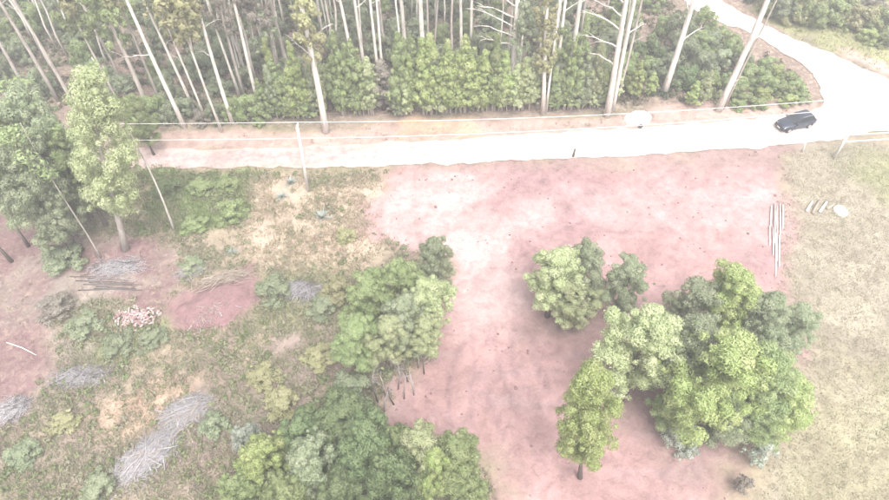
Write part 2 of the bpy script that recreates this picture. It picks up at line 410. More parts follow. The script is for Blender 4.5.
PROF = {
 'oval': lambda t: np.sin(np.pi * np.clip(t, 0, 1) ** .85) ** .6,
 'round': lambda t: np.sqrt(np.clip(1 - (2 * t - 1) ** 2, 0, 1)),
 'cone': lambda t: np.clip(1.06 - t, 0, 1) ** .75 * np.clip(t * 6, 0, 1) ** .5,
 'dome': lambda t: np.sqrt(np.clip(1 - t ** 2, 0, 1)),
 'flame': lambda t: np.sin(np.pi * np.clip(t, 0, 1) ** .6) ** .8,
}
def crown_mesh(name, shape, z0, nclump, per, leaf, seed, rmin=.22, rmax=.40, inner=.45, up=.35, nlobe=0, asp_=1.):
    """crown of unit height (z0..1) and unit radius; clump sizes are fractions of the radius"""
    g = np.random.default_rng(seed); t = g.random(nclump * 6); pr = PROF[shape](t)
    keep = g.random(len(t)) < (pr + .12); t = t[keep][:nclump]; pr = PROF[shape](t); k = len(t)
    an = g.uniform(0, 2 * np.pi, k); rad = pr * (inner + (1 - inner) * np.sqrt(g.random(k)))
    lob = 1 + .28 * np.sin(an * 2 + g.uniform(0, 6)) * g.uniform(.3, 1) + .18 * np.sin(an * 3 + t * 5 + g.uniform(0, 6))
    rc = rmin + (rmax - rmin) * g.random(k) ** 1.4
    spike = g.random(k) < .16; rc = np.where(spike, rmin * .75, rc); rad = np.where(spike, pr * g.uniform(.95, 1.1, k) + rc * .5, rad); rad = np.clip(rad * lob - rc * .55, 0, None)
    pts = np.stack([np.cos(an) * rad, np.sin(an) * rad, t], 1)
    if nlobe:
        asp = asp_
        ti = (np.arange(nlobe) + g.uniform(.1, .9, nlobe)) / nlobe; pl = PROF[shape](ti); al = np.arange(nlobe) * 2.4 + g.uniform(-.5, .5, nlobe)
        rl = g.uniform(.34, .60, nlobe) * (.55 + .45 * pl); rr = np.clip(pl * g.uniform(.75, 1.08, nlobe) - rl * .75, 0, None)
        lc = np.stack([np.cos(al) * rr, np.sin(al) * rr, ti], 1); j = g.integers(0, nlobe, k)
        d = g.normal(size=(k, 3)); d[:, 2] += .45; d /= np.linalg.norm(d, axis=1)[:, None]; q = rl[j] * g.uniform(.45, 1.0, k)
        loose = g.random(k) < .12
        pl3 = lc[j] + np.stack([d[:, 0] * q, d[:, 1] * q, d[:, 2] * q * 1.45 / asp], 1)
        pts = np.where(loose[:, None], pts, pl3)
    return pts, rc, leaf, per, seed, z0, name, up
CROWN = {}
def crown(kind, var, H, Rad, mat):
    """mesh of a crown in metres; shared by all trees of that kind and variety"""
    key = (kind, var)
    if key in CROWN: return CROWN[key]
    spec = KIND[kind]; pts, rc, leaf, per, seed, z0, nm, up = crown_mesh('crown', spec['shape'], spec['z0'], spec['n'], spec['per'], spec['leaf'], 100 * var + spec['seed'], *spec['r'], spec.get('inner', .45), spec.get('up', .35), spec.get('lobes', 0), spec['H'] * (1 - spec['z0']) / spec['R'])
    H, Rad = spec['H'], spec['R']
    c = pts.copy(); c[:, :2] *= Rad; rcm = rc * Rad
    c[:, 2] = (z0 + (1 - z0) * c[:, 2]) * H; c[:, 2] = np.clip(c[:, 2], z0 * H + rcm * .5, H - rcm * .6)
    V, Fq, cl = leaves(c, rcm, per, leaf, seed + 5, spec.get('flat', .85), up)
    CROWN[key] = (mesh_np('crown', V, Fq, LEAF[mat], {'clump': ('FLOAT', cl)}), c); return CROWN[key]
KIND = {
 'tree': dict(shape='oval', z0=.22, n=220, per=200, leaf=.155, seed=1, H=10., R=2.6, r=(.10, .26), inner=.4, lobes=15),
 'lone': dict(shape='oval', z0=.27, n=260, per=160, leaf=.15, seed=2, H=12., R=2.15, r=(.12, .30), inner=.45, lobes=34),
 'bushy': dict(shape='dome', z0=.10, n=220, per=190, leaf=.155, seed=3, H=6., R=2.8, r=(.08, .22), lobes=15),
 'young': dict(shape='cone', z0=.14, n=80, per=120, leaf=.20, seed=4, H=6., R=1.5, r=(.12, .34), inner=.15),
 'shrub': dict(shape='dome', z0=.04, n=60, per=85, leaf=.20, seed=5, H=2.6, R=1.7, r=(.14, .34), lobes=9),
 'tall': dict(shape='flame', z0=.28, n=260, per=110, leaf=.20, seed=6, H=17., R=2.8, r=(.09, .28), inner=.3, lobes=34),
 'high': dict(shape='round', z0=.62, n=14, per=30, leaf=.45, seed=7, H=25., R=3.2, r=(.20, .38), inner=.2),
 'wisp': dict(shape='oval', z0=.10, n=26, per=60, leaf=.19, seed=8, H=2.6, R=1.0, r=(.16, .38), inner=.1),
}
def leafy(name, me, mat, *a):
    o = obj(name, me, *a); o.material_slots[0].link = 'OBJECT'; o.material_slots[0].material = LEAF[mat]; return o
def stem_mesh(H, r0, limbs, seed, mat, n=7, bend=.25, top=.92, tips=None):
    """tapered trunk with limbs that run out to the clumps of the crown"""
    g = random.Random(seed); mb = MB(); K = 7; pts = []; ph = g.uniform(0, 6)
    for i in range(K + 1):
        t = i / K; pts.append(Vector((math.sin(t * 3 + ph) * bend * t, math.cos(t * 2.3 + ph) * bend * t, H * top * t - .15 * (i == 0))))
    rads = [r0 * (1.45 if i == 0 else 1.0) * (1 - .85 * i / K) for i in range(K + 1)]
    mb.tube(pts, rads, n)
    if tips is not None and len(tips):
        for j in range(limbs):
            c = Vector(tips[g.randrange(len(tips))]); zs = max(H * .12, c.z - math.hypot(c.x, c.y) * .9); t = min(.95, zs / (H * top)); f = t * K; i = min(int(f), K - 1)
            a = pts[i].lerp(pts[i + 1], f - i); ra = max(.012, r0 * (1 - .85 * t) * .5); m = a.lerp(c, .5) + Vector((0, 0, (c - a).length * .08))
            mb.tube([a, m, c], [ra, ra * .6, ra * .2], 5, False)
    return mb.mesh('trunk', mat, True)
STEM = {}
def plant(name, label, cat, base, H, Rad, kind, mat, var=0, group=None, bark=None, lean=(0, 0), top=None, rz=None, crown_name='crown', stem_name='trunk', stem=True, limbs=9, r0=None):
    """a tree or shrub: Empty at its foot > trunk, crown"""
    z = gz(base)
    sp = KIND[kind]; cm, tips = crown(kind, var, H, Rad, mat)
    t = thing(name, label, cat, (base[0], base[1], z), group=group)
    g = random.Random(hash((round(base[0], 2), round(base[1], 2))) & 0xffff)
    rz = g.uniform(0, 6.28) if rz is None else rz
    if top is not None:
        L = Vector((top[0] - base[0], top[1] - base[1], top[2] - z)); qn = Vector((0, 0, 1)).rotation_difference(L.normalized()); t.rotation_mode = 'QUATERNION'; t.rotation_quaternion = qn
    elif lean != (0, 0): t.rotation_euler = (lean[1], lean[0], 0)
    s = (Rad / sp['R'], Rad / sp['R'], H / sp['H'])
    c = leafy(crown_name, cm, mat, t, (0, 0, 0), (0, 0, rz), s)
    if stem:
        bk = bark or BARK_G; key = (kind, var, bk.name)
        if key not in STEM: STEM[key] = stem_mesh(sp['H'], r0 or sp['H'] * .016 + .02, limbs, var + 50, bk, tips=tips)
        obj(stem_name, STEM[key], t, (0, 0, 0), (0, 0, rz), s)
    return t
def top_h(bpx, tpx):
    b = P(*bpx); p = PV(tpx[0], tpx[1], b.y); return b, p

# ------------------------------------------------------------------ tall pale trunks beyond the road
# (foot pixel, upper pixel, radius, bark) ; foot may be hidden behind the undergrowth
def tall_tree(name, label, foot, upper, rad, bark, Htot, crown_on=True, group=None, branches=(), mat='under', seed=0, side=None):
    b, p = top_h(foot, upper); b.z = gz(b)
    d = (p - b).normalized(); H = Htot / max(.5, d.z)
    t = thing(name, label, 'tree', b, group=group)
    g = random.Random(seed * 13 + 5); K = 10; mb = MB(); pts = []; ph = g.uniform(0, 6); ph2 = g.uniform(0, 6)
    for i in range(K + 1):
        s = i / K; off = Vector((math.sin(s * 5 + ph) - math.sin(ph), math.cos(s * 4 + ph2) - math.cos(ph2), 0)) * .16
        pts.append(d * H * s + off - Vector((0, 0, .2 if i == 0 else 0)))
    rads = [rad * (1.35 if i == 0 else 1.0) * (1 - .72 * i / K) for i in range(K + 1)]
    mb.tube(pts, rads, 9); obj('trunk', mb.mesh('trunk', bark, True), t)
    def at(h):
        f = min(K - .001, h / H * K); i = int(f); return pts[i].lerp(pts[i + 1], f - i)
    for (h, ang, ln, rise) in branches:                     # bare or dead limbs
        m2 = MB(); a = at(h); dr = Vector((math.cos(ang), math.sin(ang) * .6, 0)); q = [a]
        for k in range(1, 6):
            s = k / 5; q.append(a + dr * ln * s + Vector((0, 0, rise * s + .25 * ln * s * (1 - s))) + Vector((g.uniform(-.1, .1), g.uniform(-.1, .1), g.uniform(-.12, .12))))
        r1 = rad * .26; m2.tube(q, [r1, r1 * .8, r1 * .6, r1 * .45, r1 * .3, r1 * .15], 5)
        for k in (2, 3, 4):
            e = q[k] + dr * ln * g.uniform(.15, .3) + Vector((g.uniform(-.5, .5), g.uniform(-.5, .5), g.uniform(-.2, .7))); m2.tube([q[k], (q[k] + e) / 2 + Vector((0, 0, .1)), e], [r1 * .35, r1 * .22, r1 * .08], 4)
        obj('branch', m2.mesh('branch', bark, True), t)
    if crown_on:
        cm, tips = crown('high', seed % 4, 25, 3.2, mat); tip = d * H
        c = leafy('crown', cm, mat, t, (tip.x * .9, tip.y * .9, 0), (0, 0, g.uniform(0, 6)), (g.uniform(.7, 1.0),) * 2 + (H / 25,))
    if side:                                                # leafy shoots low on the trunk
        for (h, sz, mt) in side:
            cm, tips = crown('wisp', 1 + seed % 3, 2.6, 1.0, mt); a = at(h)
            leafy('shoots', cm, mt, t, a - Vector((0, 0, sz * 1.1)), (0, 0, g.uniform(0, 6)), (sz, sz, sz * 1.15))
    return t
TALL = [  # foot px, upper px, radius m, bark
 ((30, 96), (-14, 20), .16, 'G'), ((58, 100), (0, 3), .17, 'G'), ((75, 106), (14, 0), .17, 'G'), ((124, 112), (63, -8), .10, 'G'),
 ((150, 112), (98, 0), .20, 'G'), ((163, 108), (118, 5), .13, 'G'), ((185, 128), (128, 0), .19, 'W'), ((196, 114), (147, 0), .13, 'W'),
 ((207, 122), (159, 0), .10, 'W'), ((222, 132), (174, 0), .11, 'W'), ((233, 124), (192, 0), .17, 'W'), ((241, 100), (208, 0), .12, 'W'),
 ((246, 102), (219, 0), .14, 'G'), ((259, 106), (230, 0), .17, 'W'), ((282, 100), (254, 0), .20, 'G'), ((290, 84), (270, 0), .19, 'G'),
 ((326, 132), (303, 0), .27, 'W'), ((314, 70), (300, 0), .12, 'G'), ((356, 84), (340, 0), .17, 'W'), ((366, 78), (353, 0), .17, 'W'), ((379, 80), (368, 0), .14, 'W'), ((383, 80), (374, 0), .13, 'W'),
 ((386, 60), (379, 0), .13, 'G'), ((406, 66), (401, 0), .20, 'W'), ((424, 66), (422, 0), .24, 'W'), ((434, 54), (436, 0), .10, 'G'), ((461, 62), (461, 0), .15, 'W'), ((471, 52), (472, 0), .15, 'W'),
 ((512, 100), (515, 0), .27, 'W'), ((516, 104), (524, 0), .11, 'W'), ((543, 114), (550, 0), .19, 'W'), ((546, 112), (557, 0), .12, 'W'), ((553, 72), (561, 0), .15, 'W'), ((554, 102), (569, 0), .17, 'W'),
 ((570, 76), (583, 0), .23, 'W'), ((607, 116), (630, 0), .27, 'W'), ((612, 110), (637, 0), .22, 'W'), ((617, 100), (644, 0), .13, 'G'), ((664, 92), (695, 0), .27, 'W'), ((718, 110), (767, 0), .28, 'W'), ((724, 108), (760, 28), .09, 'G'),
]
SPECIAL = {
 16: ('thick pale trunk standing alone at the road edge just right of the utility pole', [(9, 2.6, 2.2, 1.2), (10.5, .3, 2.4, 1.4)], [(9.5, 1.5, 'olive'), (11.5, 1.6, 'olive')]),
 28: ('thick white trunk with a fan of bare dead branches on its left side', [(7.4, 3.3, 4.5, 1.5), (8.4, 3.0, 4.8, 1.9), (9.5, 3.4, 4.2, 1.6), (6.4, 3.1, 3.6, .7), (10.6, 3.0, 3.8, 1.8), (11.6, 3.5, 3.4, 2.)], None),
 30: ('white trunk wrapped in rusty yellow shoots, right of the fan of dead branches', [], [(6.2, 1.2, 'olive'), (8.6, 1.3, 'olive'), (11, 1.3, 'olive')]),
 35: ('leftmost and thickest of three white stems behind the white heap, bare limbs reaching left', [(6, 2.9, 3.2, 1.4), (8, 3.2, 4.0, 1.6), (9.8, 2.9, 4.2, 1.9), (11.2, 3.2, 3.2, 1.8), (12.4, 3., 3., 1.8)], None),
 36: ('middle of three white stems rising close together behind the white heap', [(9, .4, 1.8, 1.0)], None),
 37: ('thin grey rightmost of three stems rising close together behind the white heap', [(7, .2, 2.0, .8)], None),
 38: ('leaning white trunk between the white heap and the bend of the road', [(6.3, .3, 2.2, 1.3), (9.3, 2.6, 1.5, 2.4)], None),
 39: ('thick white trunk leaning right at the roadside, nearest to the dark car', [(2.5, .3, 1.0, 1.6), (8, .5, 1.2, 1.0)], None),
 40: ('thin grey stem beside the leaning white trunk nearest the dark car', [], None),
}
def band(i):
    x = TALL[i][1][0]
    return ('left-hand stand beyond the road' if x < 262 else 'middle stand beyond the road' if x < 480 else 'stand between dead branches and triple stem')
cnt = {}
side_extra = {5: [(12, 1.7, 'olive')], 9: [(12, 2.2, 'olive'), (14, 2.3, 'olive'), (16, 2, 'olive')], 8: [(13, 2.0, 'olive'), (15, 2, 'olive')], 14: [(7, 1.6, 'under'), (9.5, 1.8, 'dry'), (12, 1.8, 'dry')], 12: [(9, 1.5, 'dry')],
              4: [(9, 2, 'mid'), (11.5, 2.1, 'mid')], 3: [(10, 1.9, 'mid'), (13, 2.0, 'olive')], 17: [(9, 2.2, 'olive'), (11, 2, 'olive'), (13, 2.2, 'olive')], 29: [(7, 1.3, 'grey'), (9, 1.5, 'grey')], 33: [(6, 1.5, 'mid')]}
for i, (f, u, r, bk) in enumerate(TALL):
    g = random.Random(i + 900)
    if i in SPECIAL: lb, br, sd_ = SPECIAL[i]
    else:
        z = band(i); cnt[z] = cnt.get(z, 0) + 1
        lb = '%s tall %s trunk from the left in the %s' % (ORD[cnt[z] - 1], 'grey' if bk == 'G' else 'white', z); sd_ = side_extra.get(i)
        br = [(g.uniform(7, 13), g.choice((.3, 2.8)), g.uniform(1., 2.2), g.uniform(.6, 1.4)) for _ in range(g.choice((0, 1, 2)))]
        if i == 6: br = [(8.5, 3.2, 3.2, -.4)] + br
    tall_tree('eucalyptus_tree', lb, f, u, r * 1.2, BARK_W if bk == 'W' else BARK_G, g.uniform(24, 29), True, 'tall eucalyptus trees beyond the road', br, ('under', 'mid')[i % 2], i, sd_ or side_extra.get(i))
# far rows of trunks that close the view between the near ones
g = random.Random(77); far_i = 0
for k in range(150):
    x = (-64 + 104 * (k + g.uniform(-.4, .4)) / 45) if k < 46 else g.uniform(-60, -12) if k < 118 else g.uniform(-30, 24); y = g.uniform(76, 108) if k < 46 else g.uniform(60, 84)
    if sdist(np.array([x]), np.array([y]), ROADP)[0] < 2.5: continue
    b = Vector((x, y, 0)); 
    t = thing('eucalyptus_tree', 'slender grey trunk deep in the forest, ' + ('left of the utility pole' if x < -14 else 'behind the sapling thicket' if x < 12 else 'behind the triple white stem'), 'tree', (x, y, gz(b)), (0, g.uniform(-.03, .03), g.uniform(0, 6)), 'slender trunks deep in the forest')
    if far_i < 4:
        mb = MB(); H = 25; rr_ = (.15, .11, .13, .09)[far_i]; off = [Vector((g.uniform(-.2, .2), g.uniform(-.2, .2), 0)) * (j > 0) for j in range(9)]
        mb.tube([Vector((0, 0, H * j / 8 - .2)) + off[j] for j in range(9)], [rr_ * (1.3 if j == 0 else 1) * (1 - .08 * j) for j in range(9)], 7)
        STEM[('far', far_i)] = mb.mesh('trunk', (BARK_G, BARK_W, BARK_W, BARK_W)[far_i % 4], True)
    obj('trunk', STEM[('far', far_i % 4)], t); far_i % 4 or leafy('crown', crown('high', far_i % 4, 25, 3.2, 'under')[0], 'under', t, (0, 0, 0), (0, 0, g.uniform(0, 6)), (.9, .9, 1)); far_i += 1

# ------------------------------------------------------------------ undergrowth in the forest
g = random.Random(5); n_u = 0
UPX = []
for k in range(1100):
    x = g.uniform(-62, 46); y = g.uniform(57.5, 100)
    if y < road_far(x) + (3.2 if x < 14 else 6.5): continue
    if x > 24 and y < 66: continue
    if sdist(np.array([x]), np.array([y]), ROADP)[0] < 2.6: continue
    if any((x - a) ** 2 + (y - b) ** 2 < 2.3 ** 2 for a, b in UPX): continue
    if float(fbm(np.array([x / 9]), np.array([y / 9]), 91, 2)[0]) < -.42: continue
    UPX.append((x, y)); h = g.uniform(1.6, 4.2)
    um = g.choice(('under', 'under', 'under', 'mid', 'grey'))
    plant('understory_shrub', '%s %s understory shrub among the trunks, %s' % ('tall' if h > 3.2 else 'knee-high' if h < 2 else 'middling', {'under': 'dull green', 'mid': 'fresh green', 'grey': 'grey-green'}[um],
          'deep in the forest' if y > 84 else 'left of the utility pole' if x < -14 else 'behind the sapling thicket' if x < 12 else 'behind the triple white stem'), 'shrub', (x, y), h, g.uniform(1.2, 2.1), 'shrub', um, g.randrange(3),
          'understory shrubs beneath the tall trunks', BARK_D, crown_name='foliage', stem_name='stem', limbs=6)
    n_u += 1

# ------------------------------------------------------------------ young trees along the far edge of the road
YOUNG = [(272, 62, 5.5, 1.6, 'mid'), (292, 66, 5.8, 1.5, 'lime'), (312, 54, 6.5, 1.5, 'pale'), (334, 56, 6.5, 1.6, 'mid'), (352, 62, 6.2, 1.5, 'mid'), (366, 72, 5.2, 1.4, 'pale'), (338, 84, 4, 1.2, 'lime'), (283, 88, 4, 1.4, 'mid'),
 (398, 50, 6.8, 1.6, 'mid'), (414, 42, 7, 1.6, 'mid'), (430, 52, 6.8, 1.6, 'lime'), (402, 82, 4.6, 1.5, 'pale'), (422, 70, 5.5, 1.6, 'lime'), (446, 62, 6.2, 1.7, 'lime'), (467, 44, 7.4, 2.0, 'lime'), (486, 62, 6, 1.5, 'lime'), (462, 78, 5, 1.7, 'lime'), (443, 82, 4.6, 1.4, 'pale'),
 (497, 60, 6, 1.3, 'mid'), (506, 84, 4.4, 1.4, 'lime'), (529, 68, 5.4, 1.5, 'pale'), (519, 86, 4, 1.3, 'pale'), (565, 76, 4.4, 1.2, 'mid'), (590, 68, 5.2, 1.5, 'grey'), (583, 52, 6.4, 1.5, 'mid'), (600, 64, 5, 1.2, 'pale'), (576, 86, 3.6, 1.3, 'pale'),
 (640, 66, 3.4, 1.2, 'lime'), (655, 72, 2.6, .9, 'lime'), (702, 88, 2.6, 1.0, 'lime'), (712, 84, 2.8, 1.0, 'pale'), (560, 100, 2.4, 1.1, 'mid'), (480, 96, 3, 1.2, 'lime'), (300, 100, 3, 1.3, 'mid'), (352, 98, 3, 1.2, 'mid')]
g = random.Random(21); YOUNG = [(x, y, h * 1.15, r * .92, m) for x, y, h, r, m in YOUNG]
for k in range(62):
    x = 255 + 365 * (k + g.uniform(0, 1)) / 62
    if 318 < x < 332 or 372 < x < 392 or 540 < x < 556: continue
    yy = g.uniform(58, 96); YOUNG.append((x, yy, 3.2 + (98 - yy) * .07 + g.uniform(0, .8), g.uniform(.75, 1.15), g.choice(('lime', 'lime', 'pale', 'mid', 'pale') if 400 < x < 540 else ('lime', 'mid', 'pale', 'mid', 'grey'))))
YOUNG.sort(key=lambda a: a[0])
gc = {}
hues = {'lime': 'yellow-green', 'mid': 'mid green', 'pale': 'pale green', 'grey': 'grey-green'}
for i, (x, y, h, r, m) in enumerate(YOUNG):
    gc[m] = gc.get(m, 0) + 1
    k_ = random.Random(i + 400).uniform(.85, 1.3); b = P(x, y, h); b.y = max(b.y, road_far(b.x) + 1.6); h *= 1.1 * k_; r *= 1.15
    plant('young_tree', '%s %s young tree from the left in the thicket along the far road edge' % (ordinal(gc[m]), hues[m]), 'tree', b, h, r, 'young', m, i % 3, 'young trees along the far road edge', BARK_G, limbs=7)
plant('bare_tree', 'brownish thin-leaved young tree in the middle of the green thicket', 'tree', P(380, 62, 6), 6, 2.1, 'young', 'dry', 1, None, BARK_D, limbs=7)
# low growth at the foot of the left trunks
EDGE = [(150, 98, 2.5, 1.6, 'mid'), (168, 104, 2.4, 1.5, 'under'), (140, 112, 2, 1.4, 'mid'), (212, 104, 2.2, 1.3, 'under'), (228, 100, 2.6, 1.3, 'mid'), (246, 96, 3.2, 1.5, 'mid'), (258, 104, 2.2, 1.4, 'mid'), (268, 84, 3.6, 1.7, 'dark'), (182, 100, 2.4, 1.4, 'under'), (200, 112, 1.5, 1.1, 'dry')]
for i, (x, y, h, r, m) in enumerate(EDGE):
    plant('roadside_shrub', '%s low shrub from the left at the foot of the left-hand pale trunks' % ORD[i], 'shrub', P(x, y, h), h, r, 'shrub', m, i % 3, 'low shrubs along the far road edge', BARK_D, crown_name='foliage', stem_name='stem', limbs=6)
EDGE.sort()
# thicket in the fork of the roads
FORK = [(690, 40, 3.4, 2.0, 'under'), (706, 52, 3, 1.9, 'under'), (690, 68, 2.6, 1.7, 'dark'), (712, 72, 2.4, 1.6, 'mid'), (735, 74, 2.2, 1.7, 'mid'), (752, 66, 2.6, 1.7, 'mid'), (770, 76, 2, 1.5, 'mid'), (780, 66, 2, 1.3, 'lime'), (745, 86, 1.8, 1.4, 'mid'), (765, 90, 1.4, 1.2, 'lime'), (786, 84, 1.4, 1.2, 'mid'), (724, 50, 2.6, 1.6, 'grey'), (672, 56, 3, 1.7, 'under'), (655, 40, 3.4, 1.9, 'dark'), (650, 58, 2.6, 1.4, 'mid'), (724, 92, 1.2, .9, 'pale'), (800, 82, 1.5, 1.3, 'mid'), (792, 96, 1.2, 1.2, 'lime'), (806, 94, 1.0, 1.1, 'mid'), (772, 58, 2.2, 1.5, 'mid'), (748, 50, 2.4, 1.5, 'under'), (760, 100, 1.0, 1.1, 'mid'), (740, 100, 1.0, 1.0, 'mid'), (738, 36, 2.2, 1.4, 'mid'), (714, 32, 2.6, 1.6, 'under'), (788, 72, 1.6, 1.3, 'mid')]
for i, (x, y, h, r, m) in enumerate(sorted(FORK)):
    plant('thicket_shrub', '%s leafy shrub from the left in the thicket where the roads fork' % ORD[i], 'shrub', P(x, y, h), h, r, 'shrub', m, i % 3, 'thicket shrubs in the fork of the roads', BARK_D, crown_name='foliage', stem_name='stem', limbs=6)
HEDGE = [(790, -4, 3, 2.2, 'under'), (806, 2, 2.8, 2, 'olive'), (824, 4, 3, 2.1, 'mid'), (842, 2, 3.2, 2.1, 'mid'), (858, 6, 2.8, 1.9, 'olive'), (874, 8, 3, 2, 'olive'), (890, 12, 3, 2, 'mid'), (850, -12, 4, 2.4, 'mid'), (880, -8, 4, 2.4, 'dry'), (815, -14, 4, 2.4, 'olive'), (872, 30, 1.5, 1.4, 'lime'), (888, 34, 1.5, 1.3, 'mid'), (780, -14, 3.5, 2, 'mid'), (905, 4, 3.4, 2.2, 'dry'), (846, 14, 1.6, 1.3, 'lime')]
for i, (x, y, h, r, m) in enumerate(sorted(HEDGE)):
    plant('hedge_shrub', '%s bushy shrub from the left in the row above the junction meadow' % ORD[i], 'shrub', P(x, y, h), h, r, 'shrub', m, i % 3, 'shrubs behind the junction meadow', BARK_D, crown_name='foliage', stem_name='stem', limbs=6)

# ------------------------------------------------------------------ trees in the open
def by_top(name, label, tx, ty, H, Rad, kind, mat, var=0, group=None, bark=None, **k):
    Rad *= (1.08 if group == GR else 1.02) if kind == 'tree' else 1.0
    return plant(name, label, 'shrub' if 'shrub' in name else 'tree', P(tx, ty, H), H, Rad, kind, mat, var, group, bark, **k)
GR = 'trees of the big clump in the clearing'
by_top('broadleaf_tree', 'leftmost tree of the right clump, rounded and pale green above bare clay', 560, 254, 7.5, 2.3, 'tree', 'pale', 0, GR, BARK_D)
by_top('broadleaf_tree', 'thin olive-topped tree just right of the leftmost tree of the clump', 590, 247, 7.5, 1.7, 'tree', 'grey', 1, GR, BARK_D)
by_top('broadleaf_tree', 'short pale bushy tree at the foot of the leftmost two of the clump', 578, 284, 5, 2.0, 'tree', 'pale', 2, GR, BARK_D)
by_top('broadleaf_tree', 'thin see-through tree in the gap between the leftmost pair and main clump', 634, 262, 7, 1.7, 'tree', 'grey', 2, GR, BARK_D)
by_top('broadleaf_tree', 'large rounded grey-green tree on the left front of the main clump', 655, 318, 10, 2.7, 'tree', 'pale', 1, GR, BARK_D)
by_top('broadleaf_tree', 'bright green tree forming the rear peak of the main clump', 742, 276, 9, 2.4, 'tree', 'lime', 0, GR, BARK_D)
by_top('broadleaf_tree', 'grey-green tree behind and left of the rear peak of main clump', 700, 290, 8, 2.2, 'tree', 'grey', 2, GR, BARK_D)
by_top('broadleaf_tree', 'silvery green tree in the middle of the main clump', 705, 322, 9.5, 2.2, 'tree', 'grey', 0, GR, BARK_D)
by_top('broadleaf_tree', 'pale tree on the right shoulder of the main clump', 776, 300, 8, 2.1, 'tree', 'grey', 1, GR, BARK_D)
by_top('broadleaf_tree', 'sparse tree at the far right rear of the main clump beside dry grass', 803, 312, 6.5, 1.8, 'tree', 'grey', 2, GR, BARK_D)
by_top('broadleaf_tree', 'largest yellow-green tree in the front centre of the main clump', 735, 345, 11, 3.0, 'tree', 'lime', 2, GR, BARK_D)
by_top('broadleaf_tree', 'mid green tree right of the largest tree in the main clump', 776, 352, 10, 2.4, 'tree', 'mid', 1, GR, BARK_D)
by_top('broadleaf_tree', 'lowest rightmost yellow-green tree of the main clump over dry grass', 796, 380, 6.5, 2.1, 'tree', 'lime', 1, GR, BARK_D)
by_top('broadleaf_tree', 'short dark green tree under the front left edge of the main clump', 686, 384, 6, 1.7, 'tree', 'mid', 2, GR, BARK_D)
by_top('broadleaf_tree', 'short green tree at the front foot of the main clump', 735, 400, 5.5, 1.9, 'tree', 'grey', 0, GR, BARK_D)
by_top('broadleaf_tree', 'low green tree under the right front of the main clump', 775, 405, 5, 1.8, 'tree', 'mid', 0, GR, BARK_D)
by_top('pale_shrub', 'silvery white shrub in front of the main clump on bare clay', 688, 426, 2.4, 1.5, 'shrub', 'silver', 0, None, TWIG, crown_name='foliage', stem_name='stem', limbs=6)
by_top('wispy_shrub', 'wispy pale shrub at the edge of clay and dry grass', 770, 440, 3.2, 1.0, 'wisp', 'silver', 0, None, TWIG, crown_name='foliage', stem_name='stem', limbs=6)
by_top('wispy_shrub', 'thin pale shrub between the lone tree and the main clump', 618, 372, 3.5, 1.0, 'wisp', 'silver', 1, None, TWIG, crown_name='foliage', stem_name='stem', limbs=6)
by_top('wispy_shrub', 'small twiggy grey shrub at the clay edge near the photo bottom', 748, 478, 1.6, .7, 'wisp', 'dry', 2, None, TWIG, crown_name='foliage', stem_name='stem', limbs=6)
b, p = top_h((580, 477), (594, 364))
plant('lone_tree', 'lone oval green tree with bare trunk standing on the pink clay', 'tree', b, p.z * .97, 1.9, 'lone', 'lime', 0, None, BARK_D, top=p, r0=.16)

GL = 'trees of the clump left of the bare clay'
CL = [('tall thin tree at the tip of the clump left of the clay', 434, 238, 7.5, 1.7, 'grey', 0), ('green tree behind the tip of the clump left of the clay', 398, 264, 7, 2.0, 'mid', 1),
 ('leftmost rear tree of the clump left of the clay', 368, 278, 6, 2.0, 'mid', 2), ('pale tree facing the clay in the clump left of it', 428, 280, 7, 2.0, 'pale', 1), ('middle tree of the clump left of the clay', 402, 300, 6.5, 2.0, 'grey', 0),
 ('low broad tree on the left of the clump left of the clay', 355, 322, 5.5, 2.2, 'mid', 0), ('rounded pale tree at the front of the clump left of the clay', 386, 320, 6, 1.7, 'pale', 2), ('short pale tree over bare stems beside the clay', 424, 318, 5, 1.5, 'pale', 0)]
for lb, x, y, h, r, m, v in CL: by_top('broadleaf_tree', lb, x, y, h, r, 'tree', m, v, GL, BARK_G)
GB = 'trees of the thicket at the bottom edge'
CB = [('dark green spreading tree at the rear of the bottom thicket', 335, 408, 5.5, 3.0, 'dark', 0, 'bushy'), ('dark green tree left of the spreading one in the bottom thicket', 300, 424, 5, 2.2, 'dark', 1, 'bushy'),
 ('silvery shrub-like tree at the left rear of the bottom thicket', 243, 432, 4, 1.3, 'silver', 1, 'bushy'), ('yellow-green round tree on the left of the bottom thicket', 258, 450, 5.5, 2.1, 'lime', 0, 'bushy'),
 ('grey-green round tree in the lower middle of the bottom thicket', 308, 450, 6, 2.2, 'grey', 0, 'bushy'), ('broad mid green tree in the middle of the bottom thicket', 365, 432, 6.5, 2.8, 'dark', 1, 'bushy'),
 ('pale green tree on the right of the bottom thicket facing clay', 420, 436, 7.5, 1.9, 'pale', 0, 'tree'), ('bright yellow-green narrow tree in the right of the bottom thicket', 432, 456, 7.5, 1.2, 'lime', 2, 'tree'),
 ('rightmost green tree of the bottom thicket beside the white bag', 456, 444, 7, 2.0, 'mid', 0, 'tree'), ('mid green tree cut by the photo bottom below the broad one', 392, 466, 7, 2.3, 'dark', 0, 'bushy'),
 ('small leafy tree at the bottom left corner of the bottom thicket', 235, 482, 4.5, 1.7, 'mid', 1, 'bushy'), ('low round tree cut by the photo bottom beside the yellow-green one', 282, 482, 5, 1.9, 'mid', 0, 'bushy'),
 ('low tree at the bottom right end of the bottom thicket', 470, 482, 4.5, 1.5, 'mid', 1, 'bushy'), ('brownish tree between the broad tree and pale tree of bottom thicket', 398, 436, 5.5, 1.7, 'mid', 1, 'bushy'), ('low dark tree cut by the photo bottom in the thicket middle', 340, 484, 4.6, 2.2, 'dark', 1, 'bushy')]
